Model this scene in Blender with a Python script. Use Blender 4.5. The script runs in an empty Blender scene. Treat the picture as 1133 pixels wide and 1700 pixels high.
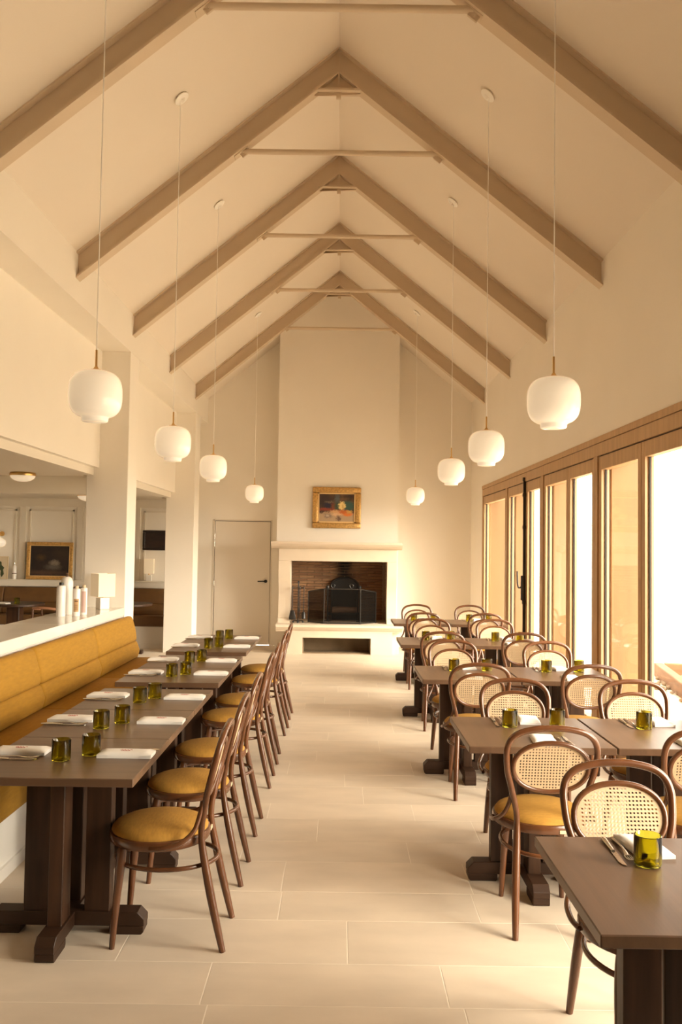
import bpy, bmesh, math, random
from mathutils import Vector, Matrix, noise
random.seed(7)
scene = bpy.context.scene
COL = scene.collection
PI = math.pi

# ------------------------------------------------------------------ camera, sky, sun, exposure
F_PX, PITCH, ROLL, EYE = 1400.0, 0.0411, 0.0144, 1.6
cd = bpy.data.cameras.new('camera'); cam = bpy.data.objects.new('camera', cd); COL.objects.link(cam)
cd.sensor_fit = 'HORIZONTAL'; cd.sensor_width = 36.0; cd.lens = 36.0 * F_PX / 1133.0
cd.clip_start = 0.05; cd.clip_end = 300
cam.matrix_world = (Matrix.Translation((0, 0, EYE)) @ Matrix.Rotation(PI / 2 + PITCH, 4, 'X') @ Matrix.Rotation(ROLL, 4, 'Z'))
scene.camera = cam
scene.view_settings.view_transform = 'Standard'
scene.view_settings.look = 'None'
scene.view_settings.gamma = 1.0
scene.view_settings.use_curve_mapping = False
scene.view_settings.exposure = 0.14
try:
    scene.cycles.max_bounces = 10; scene.cycles.diffuse_bounces = 7; scene.cycles.glossy_bounces = 4
    scene.cycles.transmission_bounces = 10; scene.cycles.transparent_max_bounces = 16
    scene.cycles.caustics_reflective = False; scene.cycles.caustics_refractive = False
    scene.cycles.sample_clamp_indirect = 8.0
except Exception:
    pass
world = bpy.data.worlds.new('sky'); scene.world = world; world.use_nodes = True
bg = world.node_tree.nodes['Background']
bg.inputs[0].default_value = (1.0, 0.90, 0.75, 1); bg.inputs[1].default_value = 7.5
sl = bpy.data.lights.new('sun', 'SUN'); sl.energy = 16.0; sl.angle = math.radians(50); sl.color = (1.0, 0.89, 0.72)
so = bpy.data.objects.new('sun', sl); COL.objects.link(so)
so.rotation_euler = Vector((-1.0, 0.6, -0.50)).to_track_quat('-Z', 'Y').to_euler()
so.location = (12, 5, 8)

# ------------------------------------------------------------------ materials
def lin(r, g, b):
    f = lambda c: (c / 255 / 12.92) if c / 255 <= 0.04045 else ((c / 255 + 0.055) / 1.055) ** 2.4
    return (f(r), f(g), f(b), 1)
def newmat(name):
    m = bpy.data.materials.new(name); m.use_nodes = True
    nt = m.node_tree; return m, nt, nt.nodes['Principled BSDF']
def N(nt, t, **k):
    n = nt.nodes.new(t)
    for a, v in k.items(): setattr(n, a, v)
    return n
def mat(name, c, rough=0.6, metal=0.0, var=0.0, scale=(8, 8, 8), bump=0.0, bscale=None, detail=4.0, rnd=0.0, spec=None, coat=0.0, c2=None):
    m, nt, p = newmat(name)
    c = tuple(c[:3]) + (1,)
    p.inputs['Base Color'].default_value = c; p.inputs['Roughness'].default_value = rough; p.inputs['Metallic'].default_value = metal
    if spec is not None: p.inputs['Specular IOR Level'].default_value = spec
    if coat: p.inputs['Coat Weight'].default_value = coat; p.inputs['Coat Roughness'].default_value = 0.12
    L = nt.links.new
    tc = N(nt, 'ShaderNodeTexCoord')
    src = None
    if var or c2:
        mp = N(nt, 'ShaderNodeMapping'); mp.inputs['Scale'].default_value = scale
        L(tc.outputs['Object'], mp.inputs['Vector'])
        if rnd:
            oi = N(nt, 'ShaderNodeObjectInfo'); mu = N(nt, 'ShaderNodeMath', operation='MULTIPLY'); mu.inputs[1].default_value = 37.0
            L(oi.outputs['Random'], mu.inputs[0]); L(mu.outputs[0], mp.inputs['Location'])
        nz = N(nt, 'ShaderNodeTexNoise'); nz.inputs['Scale'].default_value = 1.0; nz.inputs['Detail'].default_value = detail
        L(mp.outputs[0], nz.inputs['Vector'])
        cr = N(nt, 'ShaderNodeValToRGB')
        a = c2[:3] if c2 else [x * (1 - var) for x in c[:3]]; b = [min(1, x * (1 + var)) for x in c[:3]]
        cr.color_ramp.elements[0].color = (*a, 1); cr.color_ramp.elements[1].color = (*b, 1)
        cr.color_ramp.elements[0].position = 0.3; cr.color_ramp.elements[1].position = 0.7
        L(nz.outputs[0], cr.inputs[0]); src = cr.outputs[0]
    if rnd:
        oi = N(nt, 'ShaderNodeObjectInfo'); mr = N(nt, 'ShaderNodeMapRange')
        mr.inputs[3].default_value = 1 - rnd; mr.inputs[4].default_value = 1 + rnd
        L(oi.outputs['Random'], mr.inputs[0])
        hs = N(nt, 'ShaderNodeHueSaturation'); hs.inputs['Color'].default_value = c
        L(mr.outputs[0], hs.inputs['Value'])
        if src: L(src, hs.inputs['Color'])
        src = hs.outputs[0]
    if src: L(src, p.inputs['Base Color'])
    if bump:
        mp2 = N(nt, 'ShaderNodeMapping'); mp2.inputs['Scale'].default_value = bscale or scale
        L(tc.outputs['Object'], mp2.inputs['Vector'])
        n2 = N(nt, 'ShaderNodeTexNoise'); n2.inputs['Scale'].default_value = 1.0; n2.inputs['Detail'].default_value = 3
        L(mp2.outputs[0], n2.inputs['Vector'])
        bp = N(nt, 'ShaderNodeBump'); bp.inputs['Strength'].default_value = bump; bp.inputs['Distance'].default_value = 0.004
        L(n2.outputs[0], bp.inputs['Height']); L(bp.outputs[0], p.inputs['Normal'])
    return m
M = {}
M['paint'] = mat('wall_paint', (0.87, 0.82, 0.735), 0.65, var=0.015, scale=(1.5, 1.5, 1.5), bump=0.03, bscale=(60, 60, 60))
M['ceil'] = mat('ceiling_paint', (0.81, 0.735, 0.635), 0.75, var=0.015, scale=(1, 1, 1))
M['beam'] = mat('beam_paint', (0.64, 0.52, 0.38), 0.55, var=0.02, scale=(3, 3, 3))
M['panel'] = mat('panel_paint', (0.78, 0.72, 0.62), 0.5)
M['grout'] = mat('grout', (0.78, 0.69, 0.57), 0.8)
M['tile'] = mat('limestone_tile', (0.64, 0.54, 0.425), 0.42, var=0.075, scale=(2.5, 6, 3), bump=0.06, bscale=(40, 40, 40), rnd=0.035, spec=0.35)
M['stone'] = mat('carved_limestone', (0.64, 0.54, 0.42), 0.7, var=0.04, scale=(4, 4, 4), bump=0.1, bscale=(50, 50, 50))
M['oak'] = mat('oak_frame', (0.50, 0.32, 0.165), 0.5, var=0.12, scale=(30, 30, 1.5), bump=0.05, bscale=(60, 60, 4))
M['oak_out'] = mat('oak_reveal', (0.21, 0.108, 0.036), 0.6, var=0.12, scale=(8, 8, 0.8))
M['gap'] = mat('seal_rubber', (0.03, 0.02, 0.014), 0.6)
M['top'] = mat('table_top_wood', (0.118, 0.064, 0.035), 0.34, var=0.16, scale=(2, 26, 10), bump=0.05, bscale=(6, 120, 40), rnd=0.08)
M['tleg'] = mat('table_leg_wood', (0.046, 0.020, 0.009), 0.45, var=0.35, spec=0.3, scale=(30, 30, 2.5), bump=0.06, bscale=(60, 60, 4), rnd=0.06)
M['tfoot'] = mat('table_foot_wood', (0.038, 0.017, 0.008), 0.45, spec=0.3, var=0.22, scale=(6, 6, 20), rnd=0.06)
M['bent'] = mat('bentwood', (0.105, 0.038, 0.0135), 0.27, var=0.18, scale=(14, 14, 5), rnd=0.08, coat=0.25)
M['mustard'] = mat('mustard_cloth', (0.34, 0.168, 0.010), 0.85, var=0.10, scale=(60, 12, 60), bump=0.25, bscale=(500, 160, 500), detail=6)
M['mustard_s'] = mat('mustard_seat_cloth', (0.385, 0.192, 0.024), 0.85, var=0.12, scale=(40, 120, 40), bump=0.25, bscale=(160, 420, 160), detail=6)
M['ochre'] = mat('ochre_leather', (0.125, 0.056, 0.013), 0.6, var=0.1, scale=(10, 10, 10))
M['cane'] = mat('cane', (0.50, 0.365, 0.22), 0.6, var=0.1, scale=(300, 300, 300))
M['linen'] = mat('white_linen', (0.86, 0.83, 0.78), 0.9, bump=0.15, bscale=(300, 300, 300))
M['red'] = mat('red_print', (0.50, 0.10, 0.08), 0.8)
M['steel'] = mat('cutlery_steel', (0.62, 0.57, 0.50), 0.25, metal=1.0)
M['iron'] = mat('black_iron', (0.012, 0.010, 0.009), 0.5, var=0.3, scale=(20, 20, 20))
M['black'] = mat('black_metal', (0.015, 0.012, 0.01), 0.4)
M['brass'] = mat('brass', (0.75, 0.48, 0.18), 0.28, metal=1.0)
M['gilt'] = mat('gilt_frame', (0.60, 0.36, 0.12), 0.38, metal=0.55, var=0.25, scale=(40, 40, 40), bump=0.7, bscale=(70, 70, 70))
M['giltlite'] = mat('gilt_slip', (0.80, 0.56, 0.26), 0.45, metal=0.3)
M['darkframe'] = mat('dark_frame', (0.02, 0.012, 0.01), 0.4)
M['cord'] = mat('white_cord', (0.93, 0.90, 0.84), 0.5)
M['door'] = mat('door_paint', (0.76, 0.69, 0.59), 0.5)
M['counter'] = mat('counter_stone', (0.80, 0.76, 0.69), 0.12, var=0.03, scale=(5, 5, 5))
M['white'] = mat('white_gloss', (0.82, 0.78, 0.72), 0.35)
M['bottle'] = mat('white_bottle', (0.84, 0.80, 0.74), 0.3)
M['label'] = mat('kraft_label', (0.52, 0.32, 0.15), 0.7)
M['ink'] = mat('label_ink', (0.12, 0.06, 0.03), 0.7)
M['pink'] = mat('pinkish_print', (0.62, 0.42, 0.36), 0.6)
M['cream'] = mat('cream_cap', (0.70, 0.55, 0.35), 0.5)
M['shade'] = mat('lamp_shade_linen', (0.84, 0.76, 0.62), 0.8)
_p = M['shade'].node_tree.nodes['Principled BSDF']; _p.inputs['Emission Color'].default_value = (1, 0.72, 0.42, 1); _p.inputs['Emission Strength'].default_value = 0.22
M['gravel'] = mat('pale_gravel', (0.74, 0.66, 0.54), 0.9, var=0.15, scale=(25, 25, 25), bump=0.4, bscale=(40, 40, 40))
M['sleeper'] = mat('timber_sleeper', (0.20, 0.10, 0.045), 0.8, var=0.2, scale=(3, 20, 20))
M['block'] = mat('stone_block', (0.24, 0.17, 0.10), 0.85, var=0.15, scale=(6, 6, 6))
M['pebble'] = mat('pebbles', (0.36, 0.27, 0.18), 0.85, rnd=0.2)
M['leaf'] = mat('print_leaf', (0.05, 0.07, 0.03), 0.8)
M['paper'] = mat('print_paper', (0.66, 0.56, 0.40), 0.8)
M['terracotta'] = mat('chair_leather', (0.36, 0.17, 0.09), 0.5)

def opal():
    m, nt, p = newmat('opal_glass')
    p.inputs['Base Color'].default_value = (0.93, 0.915, 0.89, 1); p.inputs['Roughness'].default_value = 0.12
    p.inputs['Subsurface Weight'].default_value = 0.0
    p.inputs['Emission Color'].default_value = (1.0, 0.76, 0.50, 1); p.inputs['Emission Strength'].default_value = 0.32
    return m
M['opal'] = opal()
def glassmat():
    m, nt, p = newmat('green_bottle_glass')
    p.inputs['Base Color'].default_value = (0.60, 0.53, 0.05, 1); p.inputs['Roughness'].default_value = 0.02
    p.inputs['Transmission Weight'].default_value = 1.0; p.inputs['IOR'].default_value = 1.45
    return m
M['glass'] = glassmat()
def panemat():
    m = bpy.data.materials.new('window_glass'); m.use_nodes = True; nt = m.node_tree; nt.nodes.clear()
    o = N(nt, 'ShaderNodeOutputMaterial'); t = N(nt, 'ShaderNodeBsdfTransparent'); g = N(nt, 'ShaderNodeBsdfGlossy'); x = N(nt, 'ShaderNodeMixShader')
    lw = N(nt, 'ShaderNodeLayerWeight'); lw.inputs[0].default_value = 0.5
    pw = N(nt, 'ShaderNodeMath', operation='POWER'); pw.inputs[1].default_value = 5.0; nt.links.new(lw.outputs['Facing'], pw.inputs[0])
    fr = N(nt, 'ShaderNodeMath', operation='MULTIPLY_ADD'); fr.inputs[1].default_value = 0.5; fr.inputs[2].default_value = 0.03; nt.links.new(pw.outputs[0], fr.inputs[0])
    t.inputs[0].default_value = (0.97, 0.97, 0.96, 1); g.inputs['Roughness'].default_value = 0.02
    nt.links.new(fr.outputs[0], x.inputs[0]); nt.links.new(t.outputs[0], x.inputs[1]); nt.links.new(g.outputs[0], x.inputs[2]); nt.links.new(x.outputs[0], o.inputs[0])
    return m
M['pane'] = panemat()
def meshmat():   # fine black spark mesh of the fire screen: woven wire, mostly holes
    m = bpy.data.materials.new('wire_mesh'); m.use_nodes = True; nt = m.node_tree; nt.nodes.clear(); L = nt.links.new
    o = N(nt, 'ShaderNodeOutputMaterial'); t = N(nt, 'ShaderNodeBsdfTransparent'); d = N(nt, 'ShaderNodeBsdfPrincipled'); x = N(nt, 'ShaderNodeMixShader')
    d.inputs['Base Color'].default_value = (0.006, 0.005, 0.004, 1); d.inputs['Roughness'].default_value = 0.9; d.inputs['Specular IOR Level'].default_value = 0.05
    tc = N(nt, 'ShaderNodeTexCoord'); sx = N(nt, 'ShaderNodeSeparateXYZ'); L(tc.outputs['Object'], sx.inputs[0])
    outs = []
    for k in (0, 2):
        a = N(nt, 'ShaderNodeMath', operation='MULTIPLY'); a.inputs[1].default_value = 160.0
        b = N(nt, 'ShaderNodeMath', operation='FRACT'); c = N(nt, 'ShaderNodeMath', operation='LESS_THAN'); c.inputs[1].default_value = 0.36
        L(sx.outputs[k], a.inputs[0]); L(a.outputs[0], b.inputs[0]); L(b.outputs[0], c.inputs[0]); outs.append(c)
    mx = N(nt, 'ShaderNodeMath', operation='MAXIMUM'); L(outs[0].outputs[0], mx.inputs[0]); L(outs[1].outputs[0], mx.inputs[1])
    L(mx.outputs[0], x.inputs[0]); L(t.outputs[0], x.inputs[1]); L(d.outputs[0], x.inputs[2]); L(x.outputs[0], o.inputs[0])
    return m
M['mesh'] = meshmat()
def brickmat():
    m, nt, p = newmat('firebox_brick'); L = nt.links.new
    p.inputs['Roughness'].default_value = 0.9
    ge = N(nt, 'ShaderNodeNewGeometry'); oi = N(nt, 'ShaderNodeObjectInfo')
    cr = N(nt, 'ShaderNodeValToRGB'); e = cr.color_ramp.elements
    e[0].color = (0.22, 0.11, 0.055, 1); e[1].color = (0.36, 0.20, 0.10, 1)
    L(oi.outputs['Random'], cr.inputs[0])
    # soot stain: a plume on the back wall above the fireback
    mp = N(nt, 'ShaderNodeMapping'); mp.inputs['Location'].default_value = (-0.07 * 3.6, 0, -1.3 * 0.9); mp.inputs['Scale'].default_value = (3.6, 0, 0.9)
    L(ge.outputs['Position'], mp.inputs['Vector'])
    nz = N(nt, 'ShaderNodeTexNoise'); nz.inputs['Scale'].default_value = 9.0; L(ge.outputs['Position'], nz.inputs['Vector'])
    ln = N(nt, 'ShaderNodeVectorMath', operation='LENGTH'); L(mp.outputs[0], ln.inputs[0])
    ad = N(nt, 'ShaderNodeMath', operation='MULTIPLY_ADD'); ad.inputs[1].default_value = 0.5; L(nz.outputs[0], ad.inputs[0]); L(ln.outputs['Value'], ad.inputs[2])
    mr = N(nt, 'ShaderNodeMapRange'); mr.inputs[1].default_value = 0.42; mr.inputs[2].default_value = 0.95; mr.inputs[3].default_value = 0.05; mr.inputs[4].default_value = 1.0
    L(ad.outputs[0], mr.inputs[0])
    mx = N(nt, 'ShaderNodeMix', data_type='RGBA', blend_type='MULTIPLY'); mx.inputs[0].default_value = 1.0
    L(cr.outputs[0], mx.inputs[6]); L(mr.outputs[0], mx.inputs[7]); L(mx.outputs[2], p.inputs['Base Color'])
    return m
M['brick'] = brickmat()
M['mortar'] = mat('brick_mortar', (0.42, 0.31, 0.20), 0.95)

def picture(name, bgc, bg2, blobs, wob=0.25):
    """oil painting: soft patches of colour over a dark ground, in the canvas' own coordinates (x,z in -1..1)"""
    m, nt, p = newmat(name); L = nt.links.new; p.inputs['Roughness'].default_value = 0.45
    tc = N(nt, 'ShaderNodeTexCoord'); nz = N(nt, 'ShaderNodeTexNoise'); nz.inputs['Scale'].default_value = 11.0
    mp0 = N(nt, 'ShaderNodeMapping'); mp0.inputs['Location'].default_value = (-1, 0, -1); mp0.inputs['Scale'].default_value = (2, 0, 2)
    L(tc.outputs['Generated'], mp0.inputs['Vector']); L(mp0.outputs[0], nz.inputs['Vector'])
    sb = N(nt, 'ShaderNodeVectorMath', operation='SUBTRACT'); sb.inputs[1].default_value = (0.5, 0.5, 0.5); L(nz.outputs['Color'], sb.inputs[0])
    sc = N(nt, 'ShaderNodeVectorMath', operation='SCALE'); sc.inputs['Scale'].default_value = wob; L(sb.outputs[0], sc.inputs[0])
    av = N(nt, 'ShaderNodeVectorMath', operation='ADD'); L(mp0.outputs[0], av.inputs[0]); L(sc.outputs[0], av.inputs[1])
    nr = N(nt, 'ShaderNodeValToRGB'); nr.color_ramp.elements[0].color = (*bgc, 1); nr.color_ramp.elements[1].color = (*bg2, 1)
    nr.color_ramp.elements[0].position = 0.35; nr.color_ramp.elements[1].position = 0.7
    n2 = N(nt, 'ShaderNodeTexNoise'); n2.inputs['Scale'].default_value = 2.0; L(mp0.outputs[0], n2.inputs['Vector']); L(n2.outputs[0], nr.inputs[0])
    cur = nr.outputs[0]
    for (cx, cz, rx, rz, c, soft) in blobs:
        s1 = N(nt, 'ShaderNodeVectorMath', operation='SUBTRACT'); s1.inputs[1].default_value = (cx, 0, cz); L(av.outputs[0], s1.inputs[0])
        s2 = N(nt, 'ShaderNodeVectorMath', operation='MULTIPLY'); s2.inputs[1].default_value = (1 / rx, 0, 1 / rz); L(s1.outputs[0], s2.inputs[0])
        ln = N(nt, 'ShaderNodeVectorMath', operation='LENGTH'); L(s2.outputs[0], ln.inputs[0])
        mr = N(nt, 'ShaderNodeMapRange'); mr.inputs[1].default_value = 1 + soft; mr.inputs[2].default_value = 1 - soft; L(ln.outputs['Value'], mr.inputs[0])
        mx = N(nt, 'ShaderNodeMix', data_type='RGBA'); mx.inputs[7].default_value = (*c, 1)
        L(mr.outputs[0], mx.inputs[0]); L(cur, mx.inputs[6]); cur = mx.outputs[2]
    L(cur, p.inputs['Base Color'])
    return m

# ------------------------------------------------------------------ mesh helpers
class G:
    def __init__(s): s.bm = bmesh.new()
    def box(s, x0, x1, y0, y1, z0, z1, bev=0.0, seg=1, mtx=None):
        b = bmesh.new(); r = bmesh.ops.create_cube(b, size=1.0)
        for v in b.verts: v.co = ((x0 + x1) / 2 + v.co.x * (x1 - x0), (y0 + y1) / 2 + v.co.y * (y1 - y0), (z0 + z1) / 2 + v.co.z * (z1 - z0))
        if bev: bmesh.ops.bevel(b, geom=b.edges[:], offset=bev, segments=seg, affect='EDGES', profile=0.5)
        s._merge(b, mtx); return s
    def prism(s, pts, axis, a, b_, bev=0.0, seg=2, mtx=None):
        """polygon pts extruded along axis from a to b_; pts are in the two other axes in xyz order"""
        b = bmesh.new()
        def mk(p, t):
            return {'X': (t, p[0], p[1]), 'Y': (p[0], t, p[1]), 'Z': (p[0], p[1], t)}[axis]
        v0 = [b.verts.new(mk(p, a)) for p in pts]; v1 = [b.verts.new(mk(p, b_)) for p in pts]
        n = len(pts)
        b.faces.new(v0[::-1]); b.faces.new(v1)
        for i in range(n): b.faces.new((v0[i], v0[(i + 1) % n], v1[(i + 1) % n], v1[i]))
        bmesh.ops.recalc_face_normals(b, faces=b.faces[:])
        if bev: bmesh.ops.bevel(b, geom=b.edges[:], offset=bev, segments=seg, affect='EDGES', profile=0.5)
        s._merge(b, mtx); return s
    def tube(s, pts, r, seg=10, closed=False, mtx=None, flat=1.0):
        b = bmesh.new(); pts = [Vector(p) for p in pts]; n = len(pts)
        rr = r if isinstance(r, (list, tuple)) else [r] * n
        rings = []; prev = None
        for i, p in enumerate(pts):
            if closed: t = pts[(i + 1) % n] - pts[i - 1]
            else: t = pts[min(i + 1, n - 1)] - pts[max(i - 1, 0)]
            t.normalize()
            if prev is None:
                a = Vector((0, 0, 1)) if abs(t.z) < 0.9 else Vector((0, 1, 0))
                u = t.cross(a).normalized()
            else:
                u = (prev - t * prev.dot(t)).normalized()
            prev = u; w = t.cross(u)
            rings.append([b.verts.new(p + (u * math.cos(2 * PI * k / seg) + w * math.sin(2 * PI * k / seg) * flat) * rr[i]) for k in range(seg)])
        m = n if closed else n - 1
        for i in range(m):
            A, B = rings[i], rings[(i + 1) % n]
            off = 0
            if closed and i == n - 1:   # match twist
                off = min(range(seg), key=lambda o: (A[0].co - B[o].co).length)
            for k in range(seg): b.faces.new((A[k], A[(k + 1) % seg], B[(k + 1 + off) % seg], B[(k + off) % seg]))
        if not closed: b.faces.new(rings[0][::-1]); b.faces.new(rings[-1])
        bmesh.ops.recalc_face_normals(b, faces=b.faces[:])
        s._merge(b, mtx); return s
    def lathe(s, prof, seg=24, c=(0, 0, 0), mtx=None):
        b = bmesh.new(); rings = []
        for r, z in prof:
            if r < 1e-6: rings.append([b.verts.new((c[0], c[1], c[2] + z))])
            else: rings.append([b.verts.new((c[0] + r * math.cos(2 * PI * k / seg), c[1] + r * math.sin(2 * PI * k / seg), c[2] + z)) for k in range(seg)])
        for A, B in zip(rings, rings[1:]):
            if len(A) == 1 and len(B) == 1: continue
            for k in range(seg):
                k2 = (k + 1) % seg
                if len(A) == 1: b.faces.new((A[0], B[k2], B[k]))
                elif len(B) == 1: b.faces.new((A[k], A[k2], B[0]))
                else: b.faces.new((A[k], A[k2], B[k2], B[k]))
        if len(rings[0]) > 1: b.faces.new(rings[0][::-1])
        if len(rings[-1]) > 1: b.faces.new(rings[-1])
        bmesh.ops.recalc_face_normals(b, faces=b.faces[:])
        s._merge(b, mtx); return s
    def _merge(s, b, mtx=None):
        if mtx is not None: bmesh.ops.transform(b, matrix=mtx, verts=b.verts[:])
        me = bpy.data.meshes.new('tmp'); b.to_mesh(me); b.free(); s.bm.from_mesh(me); bpy.data.meshes.remove(me)
    def mesh(s, name, m, smooth=None):
        me = bpy.data.meshes.new(name); s.bm.to_mesh(me); s.bm.free()
        me.materials.append(M[m] if isinstance(m, str) else m)
        if smooth:
            for p in me.polygons: p.use_smooth = True
            me.set_sharp_from_angle(angle=math.radians(smooth))
        return me
def spline(pts, n=6, closed=False):
    P = [Vector(p) for p in pts]; out = []; m = len(P)
    rng = range(m) if closed else range(m - 1)
    for i in rng:
        g = (lambda j: P[j % m]) if closed else (lambda j: P[max(0, min(m - 1, j))])
        p0, p1, p2, p3 = g(i - 1), g(i), g(i + 1), g(i + 2)
        for k in range(n):
            t = k / n
            out.append(0.5 * ((2 * p1) + (p2 - p0) * t + (2 * p0 - 5 * p1 + 4 * p2 - p3) * t * t + (3 * p1 - p0 - 3 * p2 + p3) * t ** 3))
    if not closed: out.append(P[-1])
    return out
def obj(name, me, parent=None, loc=(0, 0, 0), rz=0.0, **props):
    o = bpy.data.objects.new(name, me); COL.objects.link(o); o.location = loc
    if rz: o.rotation_euler = (0, 0, rz)
    if parent is not None: o.parent = parent
    for k, v in props.items(): o[k] = v
    return o
def thing(name, label, cat, loc=(0, 0, 0), rz=0.0, group=None):
    o = obj(name, None, None, loc, rz, label=label, category=cat)
    o.empty_display_size = 0.1
    if group: o['group'] = group
    return o
def copy_tree(o, parent=None):
    c = o.copy(); COL.objects.link(c); c.parent = parent
    for ch in list(o.children): copy_tree(ch, c)
    return c
def place(proto, used, loc, rz, label, group=None):
    o = proto if not used else copy_tree(proto)
    used.append(1); o.location = loc; o.rotation_euler = (0, 0, rz); o['label'] = label
    if group: o['group'] = group
    return o
def struct(name, me, parent=None, **k):
    o = obj(name, me, parent, **k)
    if parent is None: o['kind'] = 'structure'
    return o

# ------------------------------------------------------------------ the room: measures
XL, XR, XRG, ZR, ZE = -2.184, 2.107, -0.069, 5.713, 3.975
YB, YN = 13.635, -2.6
ZS, XP, ZP = 3.57, -2.478, 2.37          # soffit height, recessed panel plane, panel bottom
P1, P2, P0 = (8.595, 8.965), (12.53, 12.93), (4.66, 5.03)
TRUSS = [12.45 - 1.874 * k for k in range(8)]
BAYS = [12.53, 10.71, 8.82, 6.96, 5.08, 3.21, 1.34]

# floor: grout bed + separate limestone slabs
floor = struct('floor', G().box(-6.6, 2.42, YN, YB, -0.12, -0.0006).mesh('floor', 'grout'))
tilecache = {}
def tile(x0, x1, y0, y1):
    w, d = round(x1 - x0 - 0.0035, 4), round(y1 - y0 - 0.0025, 4)
    if (w, d) not in tilecache:
        tilecache[(w, d)] = G().box(-w / 2, w / 2, -d / 2, d / 2, -0.02, 0, bev=0.001).mesh('tile', 'tile')
    obj('tile', tilecache[(w, d)], floor, ((x0 + x1) / 2, (y0 + y1) / 2, 0))
known = {3.005: -0.468, 3.304: 0.051, 3.679: -0.246}
y = 3.005 - 0.672 * 3; k = 0; xmin, xmax = XL, XR
while y < YB - 0.02:
    d = 0.299 if k % 2 == 0 else 0.373
    y1 = min(y + d, YB)
    off = None
    for kk, vv in known.items():
        if abs(kk - y) < 0.03: off = vv
    if off is None: off = [0.1, 0.55, -0.2, 0.38, -0.05, 0.47, 0.22][k % 7] + random.uniform(-.06, .06)
    W = 0.872 if k % 2 == 0 else 0.893
    x = off - W * math.ceil((off - xmin) / W)
    while x < xmax:
        a, b = max(x, xmin), min(x + W, xmax)
        if b - a > 0.05: tile(a, b, y, y1)
        x += W
    y = y1; k += 1

# back wall (one wall for hall and side room), with the chimney breast
bw = G()
bw.box(-6.6, -2.059, YB, YB + 0.25, 0, 6.2); bw.box(-1.107, XR + 0.31, YB, YB + 0.25, 0, 6.2); bw.box(-2.059, -1.107, YB, YB + 0.25, 2.014, 6.2)
struct('wall_back', bw.mesh('wall_back', 'paint'))
ch = G()
CX0, CX1, CY = -1.0, 0.895, 13.2
ch.box(CX0, -0.80, CY, YB - .001, 0, 6.0); ch.box(0.77, CX1, CY, YB - .001, 0, 6.0); ch.box(-0.80, 0.77, CY, YB - .001, 1.46, 6.0); ch.box(-0.80, 0.77, CY, YB - .001, 0, 0.40)
struct('wall_chimney', ch.mesh('wall_chimney', 'paint'))
struct('wall_near', G().box(-6.6, 2.42, YN - 0.2, YN, 0, 6.2).mesh('wall_near', 'tleg'))
# left: upper wall on pillars, recessed panels between them
wl = G(); wl.box(-2.75, XL, YN, YB, ZS, ZE + 0.25); wl.box(-2.75, XP, YN, YB, ZP, ZS)
wall_left = struct('wall_left', wl.mesh('wall_left', 'paint'))
for a, b in (P0, P1, P2): obj('pillar', G().box(-2.606, XL, a, b, 0, ZS, bev=0.004).mesh('pillar', 'paint'), wall_left)
hd = G()
for a, b in ((YN, P0[0]), (P0[1], P1[0]), (P1[1], P2[0]), (P2[1], YB)): hd.box(-2.75, -2.535, a, b, 2.295, ZP)
struct('trim_1', hd.mesh('trim_header', 'panel'))
# right: wall above and around the glazed bays, with deep reveals
wr = G(); XO = XR + 0.315
wr.box(XR, XO, YN, YB, 2.53, ZE + 0.25); wr.box(XR, XO, BAYS[0], YB, 0, 2.53); wr.box(XR, XO, YN, BAYS[-1], 0, 2.53)
wall_right = struct('wall_right', wr.mesh('wall_right', 'paint'))
for i, yb in enumerate(BAYS):
    y0 = yb - 0.02 if i == 0 else yb - 0.09
    y1 = yb + 0.0 if i == 0 else yb + 0.09
    if i == len(BAYS) - 1: y0, y1 = yb, yb + 0.03
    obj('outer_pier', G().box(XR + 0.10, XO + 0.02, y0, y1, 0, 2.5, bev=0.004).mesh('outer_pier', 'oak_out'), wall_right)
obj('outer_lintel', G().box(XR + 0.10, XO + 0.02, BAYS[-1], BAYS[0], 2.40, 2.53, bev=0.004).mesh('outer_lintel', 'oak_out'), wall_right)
# ceiling: two slopes
cl = G()
cl.prism([(XL - 0.6, ZE - 0.6 * 0.822), (XRG, ZR), (XRG, ZR + 0.3), (XL - 0.6, ZE - 0.6 * 0.822 + 0.3)], 'Y', YN - .2, YB + .25)
cl.prism([(XRG, ZR), (XR + 0.6, ZE - 0.6 * 0.8), (XR + 0.6, ZE - 0.6 * 0.8 + 0.3), (XRG, ZR + 0.3)], 'Y', YN - .2, YB + .25)
struct('ceiling', cl.mesh('ceiling', 'ceil'))

# ------------------------------------------------------------------ roof trusses
def rafter_mesh(side):
    xe = XL if side < 0 else XR
    sl = (ZR - ZE) / (xe - XRG)
    z = lambda x: ZR + (x - XRG) * -abs(sl) * (1 if (x - XRG) > 0 else -1)
    dv, tf, hw = 0.222, 0.016, 0.055
    x0 = XRG + side * 0.006; g = G()
    def strip(o0, o1, w):
        g.prism([(x0, z(x0) - o0), (xe, z(xe) - o0), (xe, z(xe) - o1), (x0, z(x0) - o1)], 'Y', -w, w)
    strip(0.001, tf, hw); strip(dv - tf, dv, hw); strip(tf, dv - tf, 0.006)
    return g.mesh('rafter', 'beam')
rm = {-1: rafter_mesh(-1), 1: rafter_mesh(1)}
zl = lambda x: ZR - abs((ZR - ZE) / (XL - XRG)) * abs(x - XRG) if x < XRG else ZR - abs((ZR - ZE) / (XR - XRG)) * abs(x - XRG)
plate = G().box(XRG - 0.02, XRG + 0.02, -0.012, 0.012, 5.30, ZR - 0.01).box(XRG - 0.006, XRG + 0.006, -0.05, 0.05, 5.36, ZR - 0.02).mesh('ridge_plate', 'beam')
hx0, hx1, hz = -0.282, 0.122, 5.365
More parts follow.
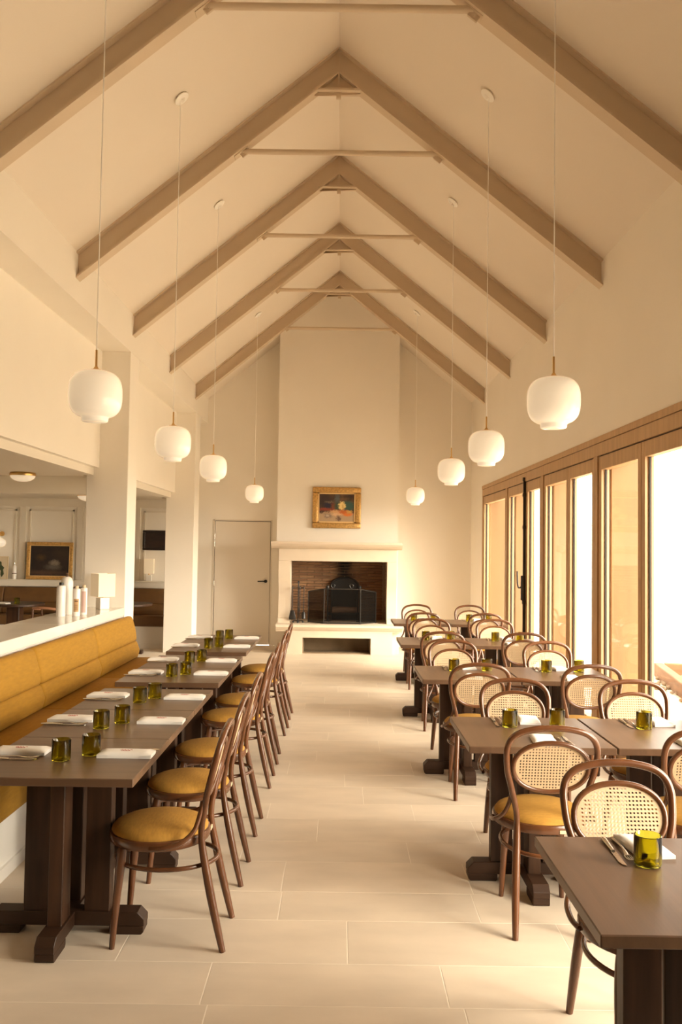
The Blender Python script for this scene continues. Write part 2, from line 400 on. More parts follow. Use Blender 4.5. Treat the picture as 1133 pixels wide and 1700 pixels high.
hau = G().prism([(hx0, zl(hx0) - .215), (XRG, ZR - 0.22), (hx1, zl(hx1) - .215), (hx1, hz), (hx0, hz)], 'Y', -0.006, 0.006).box(hx0, hx1, -0.05, 0.05, hz - 0.016, hz).mesh('haunch', 'beam')
tz = 4.845
tx0, tx1 = -0.87, 0.76
tie = G().tube([(tx0, 0, tz), (tx1, 0, tz)], 0.022, 12).mesh('tie_rod', 'beam', 40)
def brk(x, s):
    return G().box(x - 0.07, x + 0.07, -0.03, 0.03, -0.012, 0.0).box(-0.035 + x - s * .02, 0.035 + x - s * .02, -0.008, 0.008, -0.05, 0.0).tube([(x - s * .02, -.016, -.028), (x - s * .02, .016, -.028)], .011, 8)
brL = brk(0, -1).mesh('bracket', 'beam')
bolt = G().tube([(0, -0.065, 0), (0, -0.052, 0)], 0.012, 8).mesh('bolt', 'beam')
ords = ['farthest', 'second farthest', 'third farthest', 'fourth farthest', 'nearest visible', 'overhead', 'behind', 'rearmost']
tdesc = ['cream painted roof truss closest to the fireplace wall', 'cream roof truss second from the fireplace wall', 'cream roof truss third from the fireplace wall',
         'cream roof truss fourth from the fireplace, its whole peak in view', 'nearest cream roof truss, its peak cut off by the top edge']
for i in range(5):
    t = thing('roof_truss', tdesc[i], 'roof truss', (0, TRUSS[i], 0), group='cream roof trusses under the pitched ceiling')
    obj('rafter', rm[-1], t); obj('rafter', rm[1], t); obj('ridge_plate', plate, t); obj('haunch', hau, t)
    tr = obj('tie_rod', tie, t)
    for x, s in ((tx0, -1), (tx1, 1)):
        b = obj('bracket', brL, t, (x, 0, tz - 0.005)); b.rotation_euler = (0, math.atan(0.81) * s * 1, 0)

# ------------------------------------------------------------------ side room shell behind the pillars
struct('wall_left_room', G().box(-6.8, -6.6, YN, YB, 0, 2.6).mesh('wall_left_room', 'panel'))
struct('ceiling_left_room', G().box(-6.6, -2.75, YN, 11.25, 2.47, 2.6).box(-6.6, -2.75, 11.0, 11.25, 2.24, 2.47).box(-6.6, -2.75, 11.25, YB, 2.31, 2.6).mesh('ceiling_left_room', 'panel'))
pn = G()
# applied wall panelling: top rail, stiles, raised mouldings, all proud of the wall
YF = YB - 0.03
def vbar(x0, x1, z0=1.0, z1=2.31, d=0.03): pn.box(x0, x1, YB - d, YB, z0, z1)
pn.box(-6.6, XL - 0.43, YB - 0.045, YB, 2.18, 2.31); pn.box(-6.6, XL - 0.43, YB - 0.06, YB, 2.27, 2.31)
for a, b in ((-6.3, -6.2), (-5.185, -5.085), (-4.26, -4.16), (-3.30, -3.24)): vbar(a, b)
def mould(x0, x1, z0=1.02, z1=2.13):
    for a, b, c, d in ((x0, x0 + 0.025, z0, z1), (x1 - 0.025, x1, z0, z1), (x0, x1, z1 - 0.025, z1)): pn.box(a, b, YB - 0.022, YB, c, d)
mould(-6.15, -5.24); mould(-5.03, -4.31); mould(-4.10, -3.36); mould(-3.18, -2.5)
struct('trim_2', pn.mesh('wall_panelling', 'panel'))
struct('trim_3', G().box(-6.6, XL - 0.43, YB - 0.15, YB - 0.05, 0.90, 0.985).box(-6.6, XL - 0.43, YB - 0.17, YB - 0.05, 0.985, 1.005, bev=0.004).mesh('picture_ledge', 'panel'))
struct('baseboard_back', G().box(-2.2, -2.10, YB - 0.015, YB, 0, 0.08).box(0.896, XR, YB - 0.015, YB, 0, 0.08).mesh('baseboard_back', 'paint'))

# ------------------------------------------------------------------ glazed bays on the right
def make_window(n, y1, y0, split, bolt_at=None):
    """bay from y0 (near) to y1 (far); frame proud inside, sashes set back, panes set back again"""
    w = obj('window_%d' % n, None, None, (0, 0, 0), kind='structure')
    X = XR
    f = G()
    f.box(X - 0.012, X + 0.06, y0, y1, 2.478, 2.53, bev=0.002)            # top trim board
    f.box(X - 0.006, X + 0.07, y0, y1, 2.375, 2.474, bev=0.002)          # head
    obj('head_frame', f.mesh('head_frame', 'oak'), w)
    for a, b in ((y1 - 0.055, y1), (y0, y0 + 0.055)):
        obj('jamb', G().box(X - 0.006, X + 0.08, a + 0.002, b - 0.002, 0, 2.375, bev=0.002).mesh('jamb', 'oak'), w)
    obj('seal', G().box(X + 0.015, X + 0.06, y0 + 0.05, y1 - 0.05, 2.366, 2.378).mesh('seal', 'gap'), w)
    obj('sill', G().box(X - 0.006, X + 0.12, y0, y1, 0, 0.035).mesh('sill', 'oak'), w)
    edges = [y1 - 0.062] + split + [y0 + 0.062]
    for i in range(len(edges) - 1):
        b, a = edges[i] - 0.006, edges[i + 1] + 0.006
        s = 0.062; g = G()
        g.box(X + 0.004, X + 0.07, a, a + s, 0.04, 2.366, bev=0.003); g.box(X + 0.004, X + 0.07, b - s, b, 0.04, 2.366, bev=0.003)
        g.box(X + 0.004, X + 0.07, a + s, b - s, 2.256, 2.366, bev=0.003); g.box(X + 0.004, X + 0.07, a + s, b - s, 0.04, 0.20, bev=0.003)
        sash = obj('sash', g.mesh('sash', 'oak'), w)
        obj('glass_pane', G().box(X + 0.048, X + 0.056, a + s - .005, b - s + .005, 0.195, 2.26).mesh('glass_pane', 'pane'), sash)
        obj('gasket', G().box(X + 0.034, X + 0.048, b - s - 0.012, b - s, 0.20, 2.256).mesh('gasket', 'gap'), sash)
    for e in split:
        obj('meeting_gap', G().box(X + 0.02, X + 0.05, e - 0.006, e + 0.006, 0.04, 2.366).mesh('meeting_gap', 'gap'), w)
    if bolt_at:
        g = G(); xb = X - 0.018
        g.box(xb - 0.008, xb + 0.024, bolt_at - 0.010, bolt_at + 0.010, 0.05, 2.42)
        for z in (2.40, 2.22, 1.85, 1.0, 0.4): g.box(xb - 0.014, X + 0.01, bolt_at - 0.018, bolt_at + 0.018, z - 0.02, z + 0.02)
        g.tube(spline([(xb - 0.012, bolt_at, 1.18), (xb - 0.05, bolt_at + .01, 1.16), (xb - 0.066, bolt_at + .01, 1.22), (xb - 0.07, bolt_at + .01, 1.35)], 4), 0.009, 8)
        g.box(xb - 0.03, xb + .01, bolt_at - 0.02, bolt_at + 0.02, 1.02, 1.30, bev=0.006)
        b = obj('espagnolette_bolt', g.mesh('espagnolette_bolt', 'black'), w); b['label'] = 'black iron espagnolette bolt with lever handle'
make_window(1, BAYS[0], BAYS[1], [])
make_window(2, BAYS[1], BAYS[2], [9.60], bolt_at=9.62)
make_window(3, BAYS[2], BAYS[3], [7.83])
make_window(4, BAYS[3], BAYS[4], [5.92])
make_window(5, BAYS[4], BAYS[5], [4.14])
make_window(6, BAYS[5], BAYS[6], [2.27])
for i in range(6):
    a = bpy.data.lights.new('window_portal', 'AREA'); a.shape = 'RECTANGLE'; a.size = 2.3; a.size_y = BAYS[i] - BAYS[i + 1] - 0.1
    o = bpy.data.objects.new('window_portal', a); COL.objects.link(o)
    o.location = (XO + 0.03, (BAYS[i] + BAYS[i + 1]) / 2, 1.25); o.rotation_euler = (0, PI / 2, 0); a.cycles.is_portal = True

# ------------------------------------------------------------------ outside
struct('ground_outside', G().box(XO, 60, -30, 45, -0.3, -0.04).mesh('ground_outside', 'gravel'))
def sleeper(p0, p1, h, label):
    v = Vector(p1) - Vector(p0); L = v.length
    o = obj('timber_sleeper', G().box(0, L, -0.06, 0.06, 0, h, bev=0.008).mesh('timber_sleeper', 'sleeper'), None, (*p0, -0.04), math.atan2(v.y, v.x), label=label, category='sleeper')
sleeper((3.62, 8.1), (4.22, 11.2), 0.17, 'long timber sleeper edging the pebble bed outside the window')
sleeper((4.30, 11.2), (7.2, 10.3), 0.17, 'timber sleeper running away from the window behind the pebble bed')
for i, (x, yy) in enumerate(((4.35, 9.55), (4.45, 10.0), (4.55, 10.45))):
    obj('stone_block', G().box(-0.12, 0.12, -0.19, 0.19, 0, 0.26, bev=0.02).mesh('stone_block', 'block'), None, (x, yy, -0.04), 0.1 * i - .15,
        label=['nearest brown stone block in the bed outside the window', 'middle brown stone block in the bed outside the window', 'farthest brown stone block in the bed outside the window'][i], category='stone block', group='stone blocks outside')
g = G()
for i in range(160):
    x = random.uniform(3.75, 4.6); yy = random.uniform(8.2, 11.0); r = random.uniform(0.02, 0.045)
    b = bmesh.new(); bmesh.ops.create_icosphere(b, subdivisions=1, radius=r)
    g._merge(b, Matrix.Translation((x, yy, -0.02)) @ Matrix.Diagonal((1.2, 1, 0.7, 1)))
obj('pebbles', g.mesh('pebbles', 'pebble', 60), None, kind='stuff', label='pale pebbles filling the planting bed outside the window', category='pebbles')

# ------------------------------------------------------------------ door in the back wall
door = obj('door_1', None, None, kind='structure')
obj('door_leaf', G().box(-2.03, -1.135, YB + 0.006, YB + 0.05, 0.008, 1.985, bev=0.002).mesh('door_leaf', 'door'), door)
g = G(); g.box(-2.059, -2.038, YB - 0.012, YB + 0.06, 0, 2.014); g.box(-1.127, -1.107, YB - 0.012, YB + 0.06, 0, 2.014); g.box(-2.059, -1.107, YB - 0.012, YB + 0.06, 1.993, 2.014)
obj('door_frame', g.mesh('door_frame', 'door'), door)
obj('door_backing', G().box(-2.059, -1.107, YB + 0.051, YB + 0.2, 0, 2.014).mesh('door_backing', 'gap'), door)  # unseen dark block added behind the leaf to keep outside light out
hm = G().tube([(0, -0.012, -0.045), (0, -0.012, 0.045)], 0.009, 8).mesh('hinge', 'steel', 40)
for z in (1.74, 1.62, 0.98): obj('hinge', hm, door, (-2.034, YB, z))
g = G(); g.tube([(0, 0.006, 0), (0, -0.01, 0)], 0.026, 16); g.tube([(0, -0.01, 0), (0, -0.05, 0)], 0.010, 8); g.tube(spline([(0.005, -0.05, 0), (-0.05, -0.052, 0), (-0.125, -0.05, -0.002)], 3), 0.0095, 8)
o = obj('door_handle', g.mesh('door_handle', 'black', 40), door, (-1.20, YB, 1.025)); o['label'] = 'black lever handle'

# ------------------------------------------------------------------ fireplace
fp = thing('fireplace', 'pale carved limestone fireplace with moulded mantel and raised hearth', 'fireplace', (0, 0, 0))
MY = 12.82
g = G(); g.prism([(13.199, 1.56), (13.199, 1.668), (12.68, 1.668), (12.68, 1.635), (12.70, 1.61), (12.74, 1.585), (MY - .01, 1.56)], 'X', -1.045, 0.935)
obj('mantel_shelf', g.mesh('mantel_shelf', 'stone', 35), fp)
obj('lintel', G().box(-0.935, 0.862, MY, 13.199, 1.374, 1.56, bev=0.004).mesh('lintel', 'stone'), fp)
for s in (-1, 1):
    xa, xb = (-0.935, -0.757) if s < 0 else (0.716, 0.862)
    # curved console profile: forward at the top, waisted, forward again at the foot
    pr = [(13.199, 0.436), (13.199, 1.374), (MY, 1.374), (MY, 1.16), (MY + .03, 1.06), (MY + .075, 0.96), (MY + .085, 0.82), (MY + .085, 0.60), (MY + .06, 0.52), (MY + .02, 0.50), (MY + .02, 0.436)]
    obj('jamb', G().prism(pr, 'X', xa, xb).mesh('jamb', 'stone', 30), fp)
g = G(); g.prism([(13.19, 0.334), (13.19, 0.436), (12.545, 0.436), (12.545, 0.40), (12.56, 0.385), (12.575, 0.36), (12.60, 0.345), (12.60, 0.334)], 'X', -0.945, 0.935)
obj('hearth_slab', g.mesh('hearth_slab', 'stone', 35), fp)
g = G(); HY = 12.60
g.box(-0.80, -0.549, HY, 13.19, 0, 0.334); g.box(0.47, 0.79, HY, 13.19, 0, 0.334); g.box(-0.549, 0.47, HY, 13.19, 0.242, 0.334); g.box(-0.549, 0.47, 13.05, 13.19, 0, 0.242)
obj('hearth_base', g.mesh('hearth_base', 'stone'), fp)
obj('niche_shade', G().box(-0.548, 0.469, 12.66, 13.05, 0.0, 0.012).box(-0.548, 0.469, 13.03, 13.049, 0.012, 0.241).box(-0.548, -0.536, 12.66, 13.03, 0.012, 0.241).box(0.457, 0.469, 12.66, 13.03, 0.012, 0.241).box(-0.536, 0.457, 12.66, 13.03, 0.23, 0.2415).mesh('niche_shade', 'block'), fp)  # dark boxes added inside the niche, their colour standing in for its shade
obj('side_plinth', G().box(0.79, 0.90, 12.72, 13.19, 0, 0.334).mesh('side_plinth', 'stone'), fp)
obj('firebox_lining', G().box(-0.795, 0.765, 13.60, 13.63, 0.40, 1.46).box(-0.80, -0.775, CY + .001, 13.6, .40, 1.46).box(0.74, 0.77, CY + .001, 13.6, .40, 1.46).box(-0.8, 0.77, CY + 0.001, 13.6, 1.44, 1.46).mesh('firebox_lining', 'mortar'), fp)
bm_full = G().box(-0.118, 0.118, 0, 0.03, 0, 0.036, bev=0.003).mesh('brick', 'brick')
bm_half = G().box(-0.055, 0.055, 0, 0.03, 0, 0.036, bev=0.003).mesh('brick', 'brick')
bm_side = G().box(-0.01, 0.01, -0.10, 0.10, 0, 0.036, bev=0.003).mesh('brick', 'brick')
z = 0.44; r = 0
while z < 1.42:
    x = -0.77 + (0.118 if r % 2 else 0.0)
    if r % 2: obj('brick', bm_half, fp, (-0.715, 13.572 + random.uniform(-.004, .004), z))
    while x < 0.74:
        w2 = 0.118 if x + 0.24 <= 0.745 else 0.055
        if x + w2 * 2 <= 0.75: obj('brick', bm_full if w2 > .1 else bm_half, fp, (x + w2, 13.572 + random.uniform(-.005, .004), z + random.uniform(-.0015, .0015)))
        x += 0.243
    for sx in (0.73,):
        obj('brick', bm_side, fp, (sx, 13.32 + (0.02 if r % 2 else 0), z)); obj('brick', bm_side, fp, (sx, 13.52 + (0.03 if r % 2 else .005), z))
    z += 0.0435; r += 1
obj('firebox_floor', G().box(-0.77, 0.74, 13.19, 13.6, 0.40, 0.437).mesh('firebox_floor', 'mortar'), fp)

fb = thing('fireback', 'black cast-iron fireback with arched top behind the fire screen', 'fireback', (0.075, 13.50, 0.437))
arc = [(-0.22, 0), (-0.22, 0.52)] + [(0.235 * math.cos(a), 0.55 + 0.13 * math.sin(a)) for a in [PI - k * PI / 10 for k in range(11)]] + [(0.22, 0.52), (0.22, 0)]
obj('plate', G().prism(arc, 'Y', 0, 0.035, bev=0.006).mesh('plate', 'iron'), fb)
obj('moulded_rim', G().tube([(p[0] * .93, -0.006, p[1] * .98) for p in arc], 0.014, 6).mesh('moulded_rim', 'iron', 50), fb)
gr = thing('fire_grate', 'low black iron fire grate with andirons behind the mesh screen', 'fire grate', (0.07, 13.28, 0.437))
for x in (-0.26, 0.24):
    a = G(); a.tube([(x, -0.10, 0), (x, -0.10, 0.50)], 0.010, 8); a.lathe([(0, 0), (0.024, 0.01), (0.03, 0.03), (0.02, 0.055), (0, 0.06)], 12, (x, -0.10, 0.50)); a.tube([(x, -0.10, 0.10), (x, 0.18, 0.10)], 0.012, 6); a.tube([(x, 0.17, 0), (x, 0.17, 0.11)], 0.012, 6); a.tube([(x - .05, -0.1, 0.006), (x + .05, -0.1, 0.006)], 0.009, 6)
    obj('andiron', a.mesh('andiron', 'iron', 50), gr)
for k in range(5): obj('grate_bar', G().tube([(-0.26, -0.08 + k * 0.06, 0.115), (0.24, -0.08 + k * 0.06, 0.115)], 0.008, 6).mesh('grate_bar', 'iron', 50), gr)
for k, (x, r, a) in enumerate(((-0.02, 0.05, 0.06), (0.04, 0.045, -0.1))):
    o = obj('log', G().tube([(-0.17, 0, 0), (-0.05, .01, .004), (0.16, 0, 0)], [r, r * 1.05, r * .95], 10).mesh('log', 'ink', 50), None, (0.07 + x, 13.25 + 0.11 * k, 0.437 + 0.124 + r), a, label=['charred log on the grate, the front one', 'charred log on the grate, the back one'][k], category='log', group='logs on the grate')

sc = thing('fire_screen', 'black three-panel mesh fire screen standing on the hearth', 'fire screen', (0.03, 12.74, 0.437))
def panel(w, h, hl=None):
    fr = G()
    fr.tube([(0, 0, 0.012), (w, 0, 0.012)], 0.008, 6); fr.tube([(0, 0, 0), (0, 0, h)], 0.009, 6); fr.tube([(w, 0, 0), (w, 0, hl or h)], 0.009, 6); fr.tube([(0, 0, h), (w, 0, hl or h)], 0.009, 6)
    pm = G().prism([(0, 0.01), (w, 0.01), (w, hl or h), (0, h)], 'Y', -0.0008, 0.0008)
    return fr.mesh('panel_frame', 'black', 50), pm.mesh('mesh_sheet', 'mesh')
a, b = panel(0.545, 0.525); pf = obj('panel_frame', a, sc, (-0.265, 0, 0)); obj('mesh_sheet', b, pf)
a, b = panel(0.36, 0.525, 0.47); pf = obj('panel_frame', a, sc, (0.28, 0, 0), 0.82); obj('mesh_sheet', b, pf)
a, b = panel(0.36, 0.525, 0.47); pf = obj('panel_frame', a, sc, (-0.265, 0, 0), PI - 0.82); obj('mesh_sheet', b, pf)
for x in (-0.135, 0.145): obj('handle', G().tube(spline([(x - .0, -0.012, 0.535), (x - .03, -0.012, 0.575), (x, -0.012, 0.60), (x + .03, -0.012, 0.575), (x, -0.012, 0.535)], 3), 0.006, 6).mesh('handle', 'black', 50), sc)

ts = thing('fireside_tool_stand', 'black iron fireside tool stand on the left of the hearth', 'tool stand', (-0.63, 12.86, 0.437))
g = G(); g.tube([(-0.075, 0, 0.03), (0.075, 0, 0.03)], 0.008, 6); g.tube([(0, -0.06, 0.03), (0, 0.06, 0.03)], 0.008, 6)
for x, yy in ((-0.075, 0), (0.075, 0), (0, -0.06), (0, 0.06)): g.lathe([(0, 0), (0.014, 0.004), (0.016, 0.02), (0.008, 0.034), (0, 0.036)], 10, (x, yy, 0))
obj('base', g.mesh('base', 'black', 50), ts)
obj('pole', G().tube([(0, 0, 0.03), (0, 0, 0.60)], 0.009, 8).lathe([(0, 0), (0.018, 0.012), (0.014, 0.03), (0, 0.045)], 10, (0, 0, 0.595)).mesh('pole', 'black', 50), ts)
obj('crossbar', G().tube([(-0.09, 0, 0.53), (0.09, 0, 0.53)], 0.007, 6).mesh('crossbar', 'black', 50), ts)
def tool(name, label, x, head):
    t = thing(name, label, 'fire tool', (-0.63 + x, 12.83, 0.437)); 
    obj('shaft', G().tube(spline([(0, 0.012, 0.51), (0, -0.004, 0.545), (0, -0.012, 0.52), (0, -0.012, 0.14)], 4), 0.006, 8).mesh('shaft', 'black', 50), t)
    obj('head', head.mesh('head', 'black', 50), t)
tool('fire_shovel', 'black fire shovel hanging on the left of the tool stand', -0.085, G().prism([(-0.03, 0.19), (0.03, 0.19), (0.052, 0.08), (0.048, 0.05), (-0.048, 0.05), (-0.052, 0.08)], 'Y', -0.026, -0.016, bev=0.003))
tool('fire_poker', 'black fire poker hanging in the middle of the tool stand', 0.028, G().tube([(0, -0.012, 0.2), (0, -0.012, 0.05)], [0.006, 0.004], 6).tube(spline([(0, -.012, .13), (.025, -.012, .12), (.03, -.012, .15)], 3), 0.004, 6))
tool('hearth_brush', 'black hearth brush hanging on the right of the tool stand', 0.085, G().lathe([(0.008, 0.18), (0.024, 0.16), (0.034, 0.07), (0.02, 0.06), (0, 0.06)][::-1], 12, (0, -0.012, 0)))

# painting over the mantel
def framed(name, label, cat_, loc, w, h, fw, depth, fmat, pm, slip=None, tilt=0.0, group=None):
    t = thing(name, label, cat_, loc); t.rotation_euler = (tilt, 0, 0)
    g = G()
    for (a, b, c, d) in ((-w / 2, w / 2, h - fw, h), (-w / 2, w / 2, 0, fw), (-w / 2, -w / 2 + fw, fw, h - fw), (w / 2 - fw, w / 2, fw, h - fw)):
        g.box(a, b, -depth, 0, c, d, bev=min(fw, depth) * 0.28, seg=2)
    obj('frame', g.mesh('frame', fmat, 50), t)
    i = fw
    if slip:
        g = G(); sw = slip
        for (a, b, c, d) in ((-w / 2 + i, w / 2 - i, h - i - sw, h - i), (-w / 2 + i, w / 2 - i, i, i + sw), (-w / 2 + i, -w / 2 + i + sw, i, h - i), (w / 2 - i - sw, w / 2 - i, i, h - i)): g.box(a, b, -depth * .7, -0.002, c, d)
        obj('slip', g.mesh('slip', 'giltlite'), t); i += sw
    obj('canvas', G().box(-w / 2 + i - .003, w / 2 - i + .003, -depth * .5, -0.001, i - .003, h - i + .003).mesh('canvas', pm), t)
    return t
still = picture('still_life_oil', (0.045, 0.024, 0.02), (0.20, 0.10, 0.05), [
    (0.0, -0.85, 1.7, 0.55, (0.44, 0.31, 0.19), 0.15), (-0.75, 0.55, 0.6, 0.6, (0.035, 0.02, 0.022), 0.5), (-0.42, 0.20, 0.30, 0.30, (0.02, 0.02, 0.045), 0.25), (-0.42, 0.42, 0.26, 0.07, (0.16, 0.12, 0.08), 0.4), (-0.15, 0.10, 0.16, 0.26, (0.22, 0.06, 0.03), 0.4), (-0.62, -0.12, 0.5, 0.10, (0.26, 0.05, 0.03), 0.4),
    (0.02, 0.62, 0.14, 0.36, (0.09, 0.11, 0.11), 0.5), (0.62, 0.12, 0.42, 0.36, (0.035, 0.09, 0.075), 0.3), (0.05, 0.12, 0.2, 0.26, (0.05, 0.08, 0.05), 0.4), (0.30, 0.15, 0.19, 0.30, (0.80, 0.62, 0.26), 0.22), (0.36, 0.05, 0.06, 0.2, (0.62, 0.44, 0.16), 0.4), (0.35, -0.30, 0.42, 0.15, (0.52, 0.13, 0.03), 0.4),
    (0.62, -0.48, 0.26, 0.12, (0.66, 0.18, 0.03), 0.4), (0.72, -0.28, 0.16, 0.10, (0.55, 0.32, 0.08), 0.4), (-0.10, -0.28, 0.26, 0.12, (0.60, 0.34, 0.16), 0.4), (0.02, -0.48, 0.30, 0.10, (0.66, 0.42, 0.24), 0.4), (-0.5, -0.60, 0.20, 0.14, (0.20, 0.14, 0.12), 0.4), (-0.5, -0.58, 0.11, 0.06, (0.50, 0.40, 0.30), 0.4), (0.12, -0.78, 0.12, 0.2, (0.16, 0.09, 0.06), 0.5)], 0.34)
framed('framed_painting', 'still-life oil painting in an ornate gilt frame above the mantel', 'painting', (-0.068, CY - 0.003, 1.885), 0.757, 0.642, 0.085, 0.055, 'gilt', still, slip=0.022)

# ------------------------------------------------------------------ pendant lamps
R = 0.127
def sq(a, e): return math.copysign(abs(a) ** e, a)
prof = []
for k in range(25):
    a = -PI / 2 + PI * k / 24
    r = R * sq(math.cos(a), 0.62); zz = 0.115 * sq(math.sin(a), 0.72)
    prof.append((max(r, 0), zz))
low = [p for p in prof if p[0] > 0.062 or p[1] > 0]
prof = [(0, -0.132), (0.058, -0.132), (0.062, -0.128), (0.064, -0.112)] + [p for p in low if p[1] > -0.1125]
prof[-1] = (0, prof[-1][1])
globe = G().lathe(prof, 40).mesh('globe', 'opal', 60)
cap = G().lathe([(0, 0.112), (0.03, 0.113), (0.032, 0.118), (0.014, 0.124), (0.007, 0.135), (0, 0.135)], 20).mesh('cap', 'brass', 40)
stem = G().tube([(0, 0, 0.13), (0, 0, 0.215)], 0.0055, 10).mesh('stem', 'brass', 40)
GX = {'left': -1.189, 'right': 1.0146}
GY = [4.027, 5.901, 7.775, 11.523]
names = ['nearest', 'second nearest', 'third nearest', 'farthest']
for side in ('left', 'right'):
    x = GX[side]; slope = (ZR - ZE) / (abs((XL if x < 0 else XR) - XRG)); zc = zl(x)
    cordm = G().tube([(0, 0, 0.21), (0, 0, zc - 2.314 - 0.01)], 0.0028, 8).mesh('cord', 'cord', 40)
    cn = G().lathe([(0, 0.03), (0.03, 0.025), (0.034, 0.0), (0.055, -0.008), (0.058, -0.016), (0.02, -0.024), (0.008, -0.04), (0, -0.04)][::-1], 24).mesh('canopy', 'cord', 40)
    for i, yy in enumerate(GY):
        t = thing('pendant_lamp', '%s white opal globe pendant with brass stem in the %s row' % (names[i], side), 'pendant lamp', (x, yy, 2.314), group='opal globe pendants')
        obj('globe', globe, t); obj('cap', cap, t); obj('stem', stem, t); obj('cord', cordm, t)
        c = obj('canopy', cn, t, (0, 0, zc - 2.314)); c.rotation_euler = (0, math.atan(slope) * (1 if x > 0 else -1), 0)

# ------------------------------------------------------------------ bentwood chairs
def yback(z):
    pts = [(0, -0.285), (0.2, -0.236), (0.40, -0.194), (0.47, -0.188), (0.6, -0.21), (0.7, -0.235), (0.8, -0.26), (0.87, -0.277)]
    for (a, b), (c, d) in zip(pts, pts[1:]):
        if z <= c: return b + (d - b) * (z - a) / (c - a)
    return pts[-1][1]
half = [(0.155, 0.0), (0.146, 0.2), (0.134, 0.40), (0.135, 0.48), (0.145, 0.53), (0.157, 0.577), (0.168, 0.62), (0.181, 0.667), (0.187, 0.72), (0.187, 0.77), (0.170, 0.812), (0.130, 0.841), (0.06, 0.857)]
pathp = [(x, yback(z), z) for x, z in half] + [(0, yback(.86), .860)] + [(-x, yback(z), z) for x, z in half[::-1]]
hp = spline(pathp, 4)
hr = [0.0125 + 0.005 * math.sin(PI * min(1, p.z / 0.46)) if p.z < 0.46 else 0.0132 + 0.0 * p.z for p in hp]
hoop = G().tube(hp, hr, 12).mesh('back_hoop', 'bent', 60)
OC, OA, OB = 0.687, 0.158, 0.107
def ov(a, A, B):
    x = A * sq(math.cos(a), 0.92); z = B * sq(math.sin(a), 0.92); return x, z
ovp = []
for k in range(40):
    x, z = ov(2 * PI * k / 40, OA, OB); ovp.append((x, yback(OC + z) + 0.004, OC + z))
oval = G().tube(ovp, 0.0105, 10, closed=True).mesh('oval_frame', 'bent', 60)
def cane_mesh():
    b = bmesh.new(); p = 0.0128; A, B = OA - 0.004, OB - 0.004; nx, nz = int(A / p) + 1, int(B / p) + 1
    cache = {}
    def V(x, z):
        d = math.hypot(x / A, z / B)
        if d > 1: x, z = x / d, z / d
        k = (round(x, 5), round(z, 5))
        if k not in cache: cache[k] = b.verts.new((x, yback(OC + z) + 0.004, OC + z))
        return cache[k]
    def F(vs):
        u = []
        for v in vs:
            if v not in u: u.append(v)
        if len(u) > 2:
            try: b.faces.new(u)
            except ValueError: pass
    for i in range(-nx, nx + 1):
        for j in range(-nz, nz + 1):
            cx, cz = i * p, j * p; h = p / 2
            corners = [(cx - h, cz - h), (cx, cz - h), (cx + h, cz - h), (cx + h, cz), (cx + h, cz + h), (cx, cz + h), (cx - h, cz + h), (cx - h, cz)]
            ins = [math.hypot(x / A, z / B) < 1 for x, z in corners]
            if not any(ins): continue
            if math.hypot(cx / A, cz / B) < 0.90:
                r = 0.0037
                hole = [b.verts.new((cx + r * math.cos(-3 * PI / 4 + k * PI / 4), yback(OC + cz) + 0.004, OC + cz + r * math.sin(-3 * PI / 4 + k * PI / 4))) for k in range(8)]
                for k in range(8): F([V(*corners[k]), V(*corners[(k + 1) % 8]), hole[(k + 1) % 8], hole[k]])
            else: F([V(*c) for c in corners])
    bmesh.ops.recalc_face_normals(b, faces=b.faces[:])
    bmesh.ops.solidify(b, geom=b.faces[:], thickness=0.002)
    me = bpy.data.meshes.new('cane_panel'); b.to_mesh(me); b.free(); me.materials.append(M['cane']); return me
cane = cane_mesh()
cush = G().lathe([(0, 0.478), (0.06, 0.477), (0.12, 0.473), (0.16, 0.466), (0.185, 0.455), (0.196, 0.442), (0.196, 0.43), (0, 0.43)], 40).mesh('seat_cushion', 'mustard_s', 50)
rim = G().lathe([(0, 0.396), (0.185, 0.396), (0.2, 0.398), (0.205, 0.404), (0.206, 0.425), (0.203, 0.434), (0.196, 0.437), (0, 0.437)], 40).mesh('seat_rim', 'bent', 40)
ringp = [(0.172 * math.cos(a), -0.035 + 0.205 * math.sin(a), 0.32) for a in [2 * PI * k / 40 for k in range(40)]]
ring = G().tube(ringp, 0.0095, 8, closed=True).mesh('ring_stretcher', 'bent', 60)
def fleg(s): return G().tube(spline([(s * 0.118, 0.125, 0.40), (s * 0.122, 0.131, 0.34), (s * 0.128, 0.138, 0.24), (s * 0.135, 0.148, 0.1), (s * 0.139, 0.155, 0.0)], 4), [0.0155 + .0045 * math.sin(PI * min(1, k / 9)) if k < 9 else 0.0155 - 0.0045 * (k - 9) / 7 for k in range(17)], 12).mesh('front_leg', 'bent', 60)
def brace(s): return G().tube(spline([(s * 0.155, yback(.585) + .012, 0.585), (s * 0.166, -0.184, 0.525), (s * 0.186, -0.166, 0.475), (s * 0.213, -0.118, 0.438), (s * 0.219, -0.05, 0.420), (s * 0.208, 0.0, 0.412)], 5), 0.0095, 8).mesh('hip_brace', 'bent', 60)
chair = thing('bentwood_chair', 'x', 'chair')
obj('back_hoop', hoop, chair); of = obj('oval_frame', oval, chair); cp = obj('cane_panel', cane, of); cp['label'] = 'woven cane panel with small holes'
c = obj('seat_cushion', cush, chair); c['label'] = 'round mustard upholstered seat'
tg = obj('maker_tag', G().box(0.045, 0.085, -0.2035, -0.198, 0.405, 0.418).mesh('maker_tag', 'cream'), chair); tg['label'] = 'small pale tag under the seat'
obj('seat_rim', rim, chair); obj('ring_stretcher', ring, chair)
for s in (-1, 1): obj('front_leg', fleg(s), chair); obj('hip_brace', brace(s), chair)
cused = []
ordn = ['nearest', 'second nearest', 'third nearest', 'fourth', 'third farthest', 'second farthest', 'farthest']
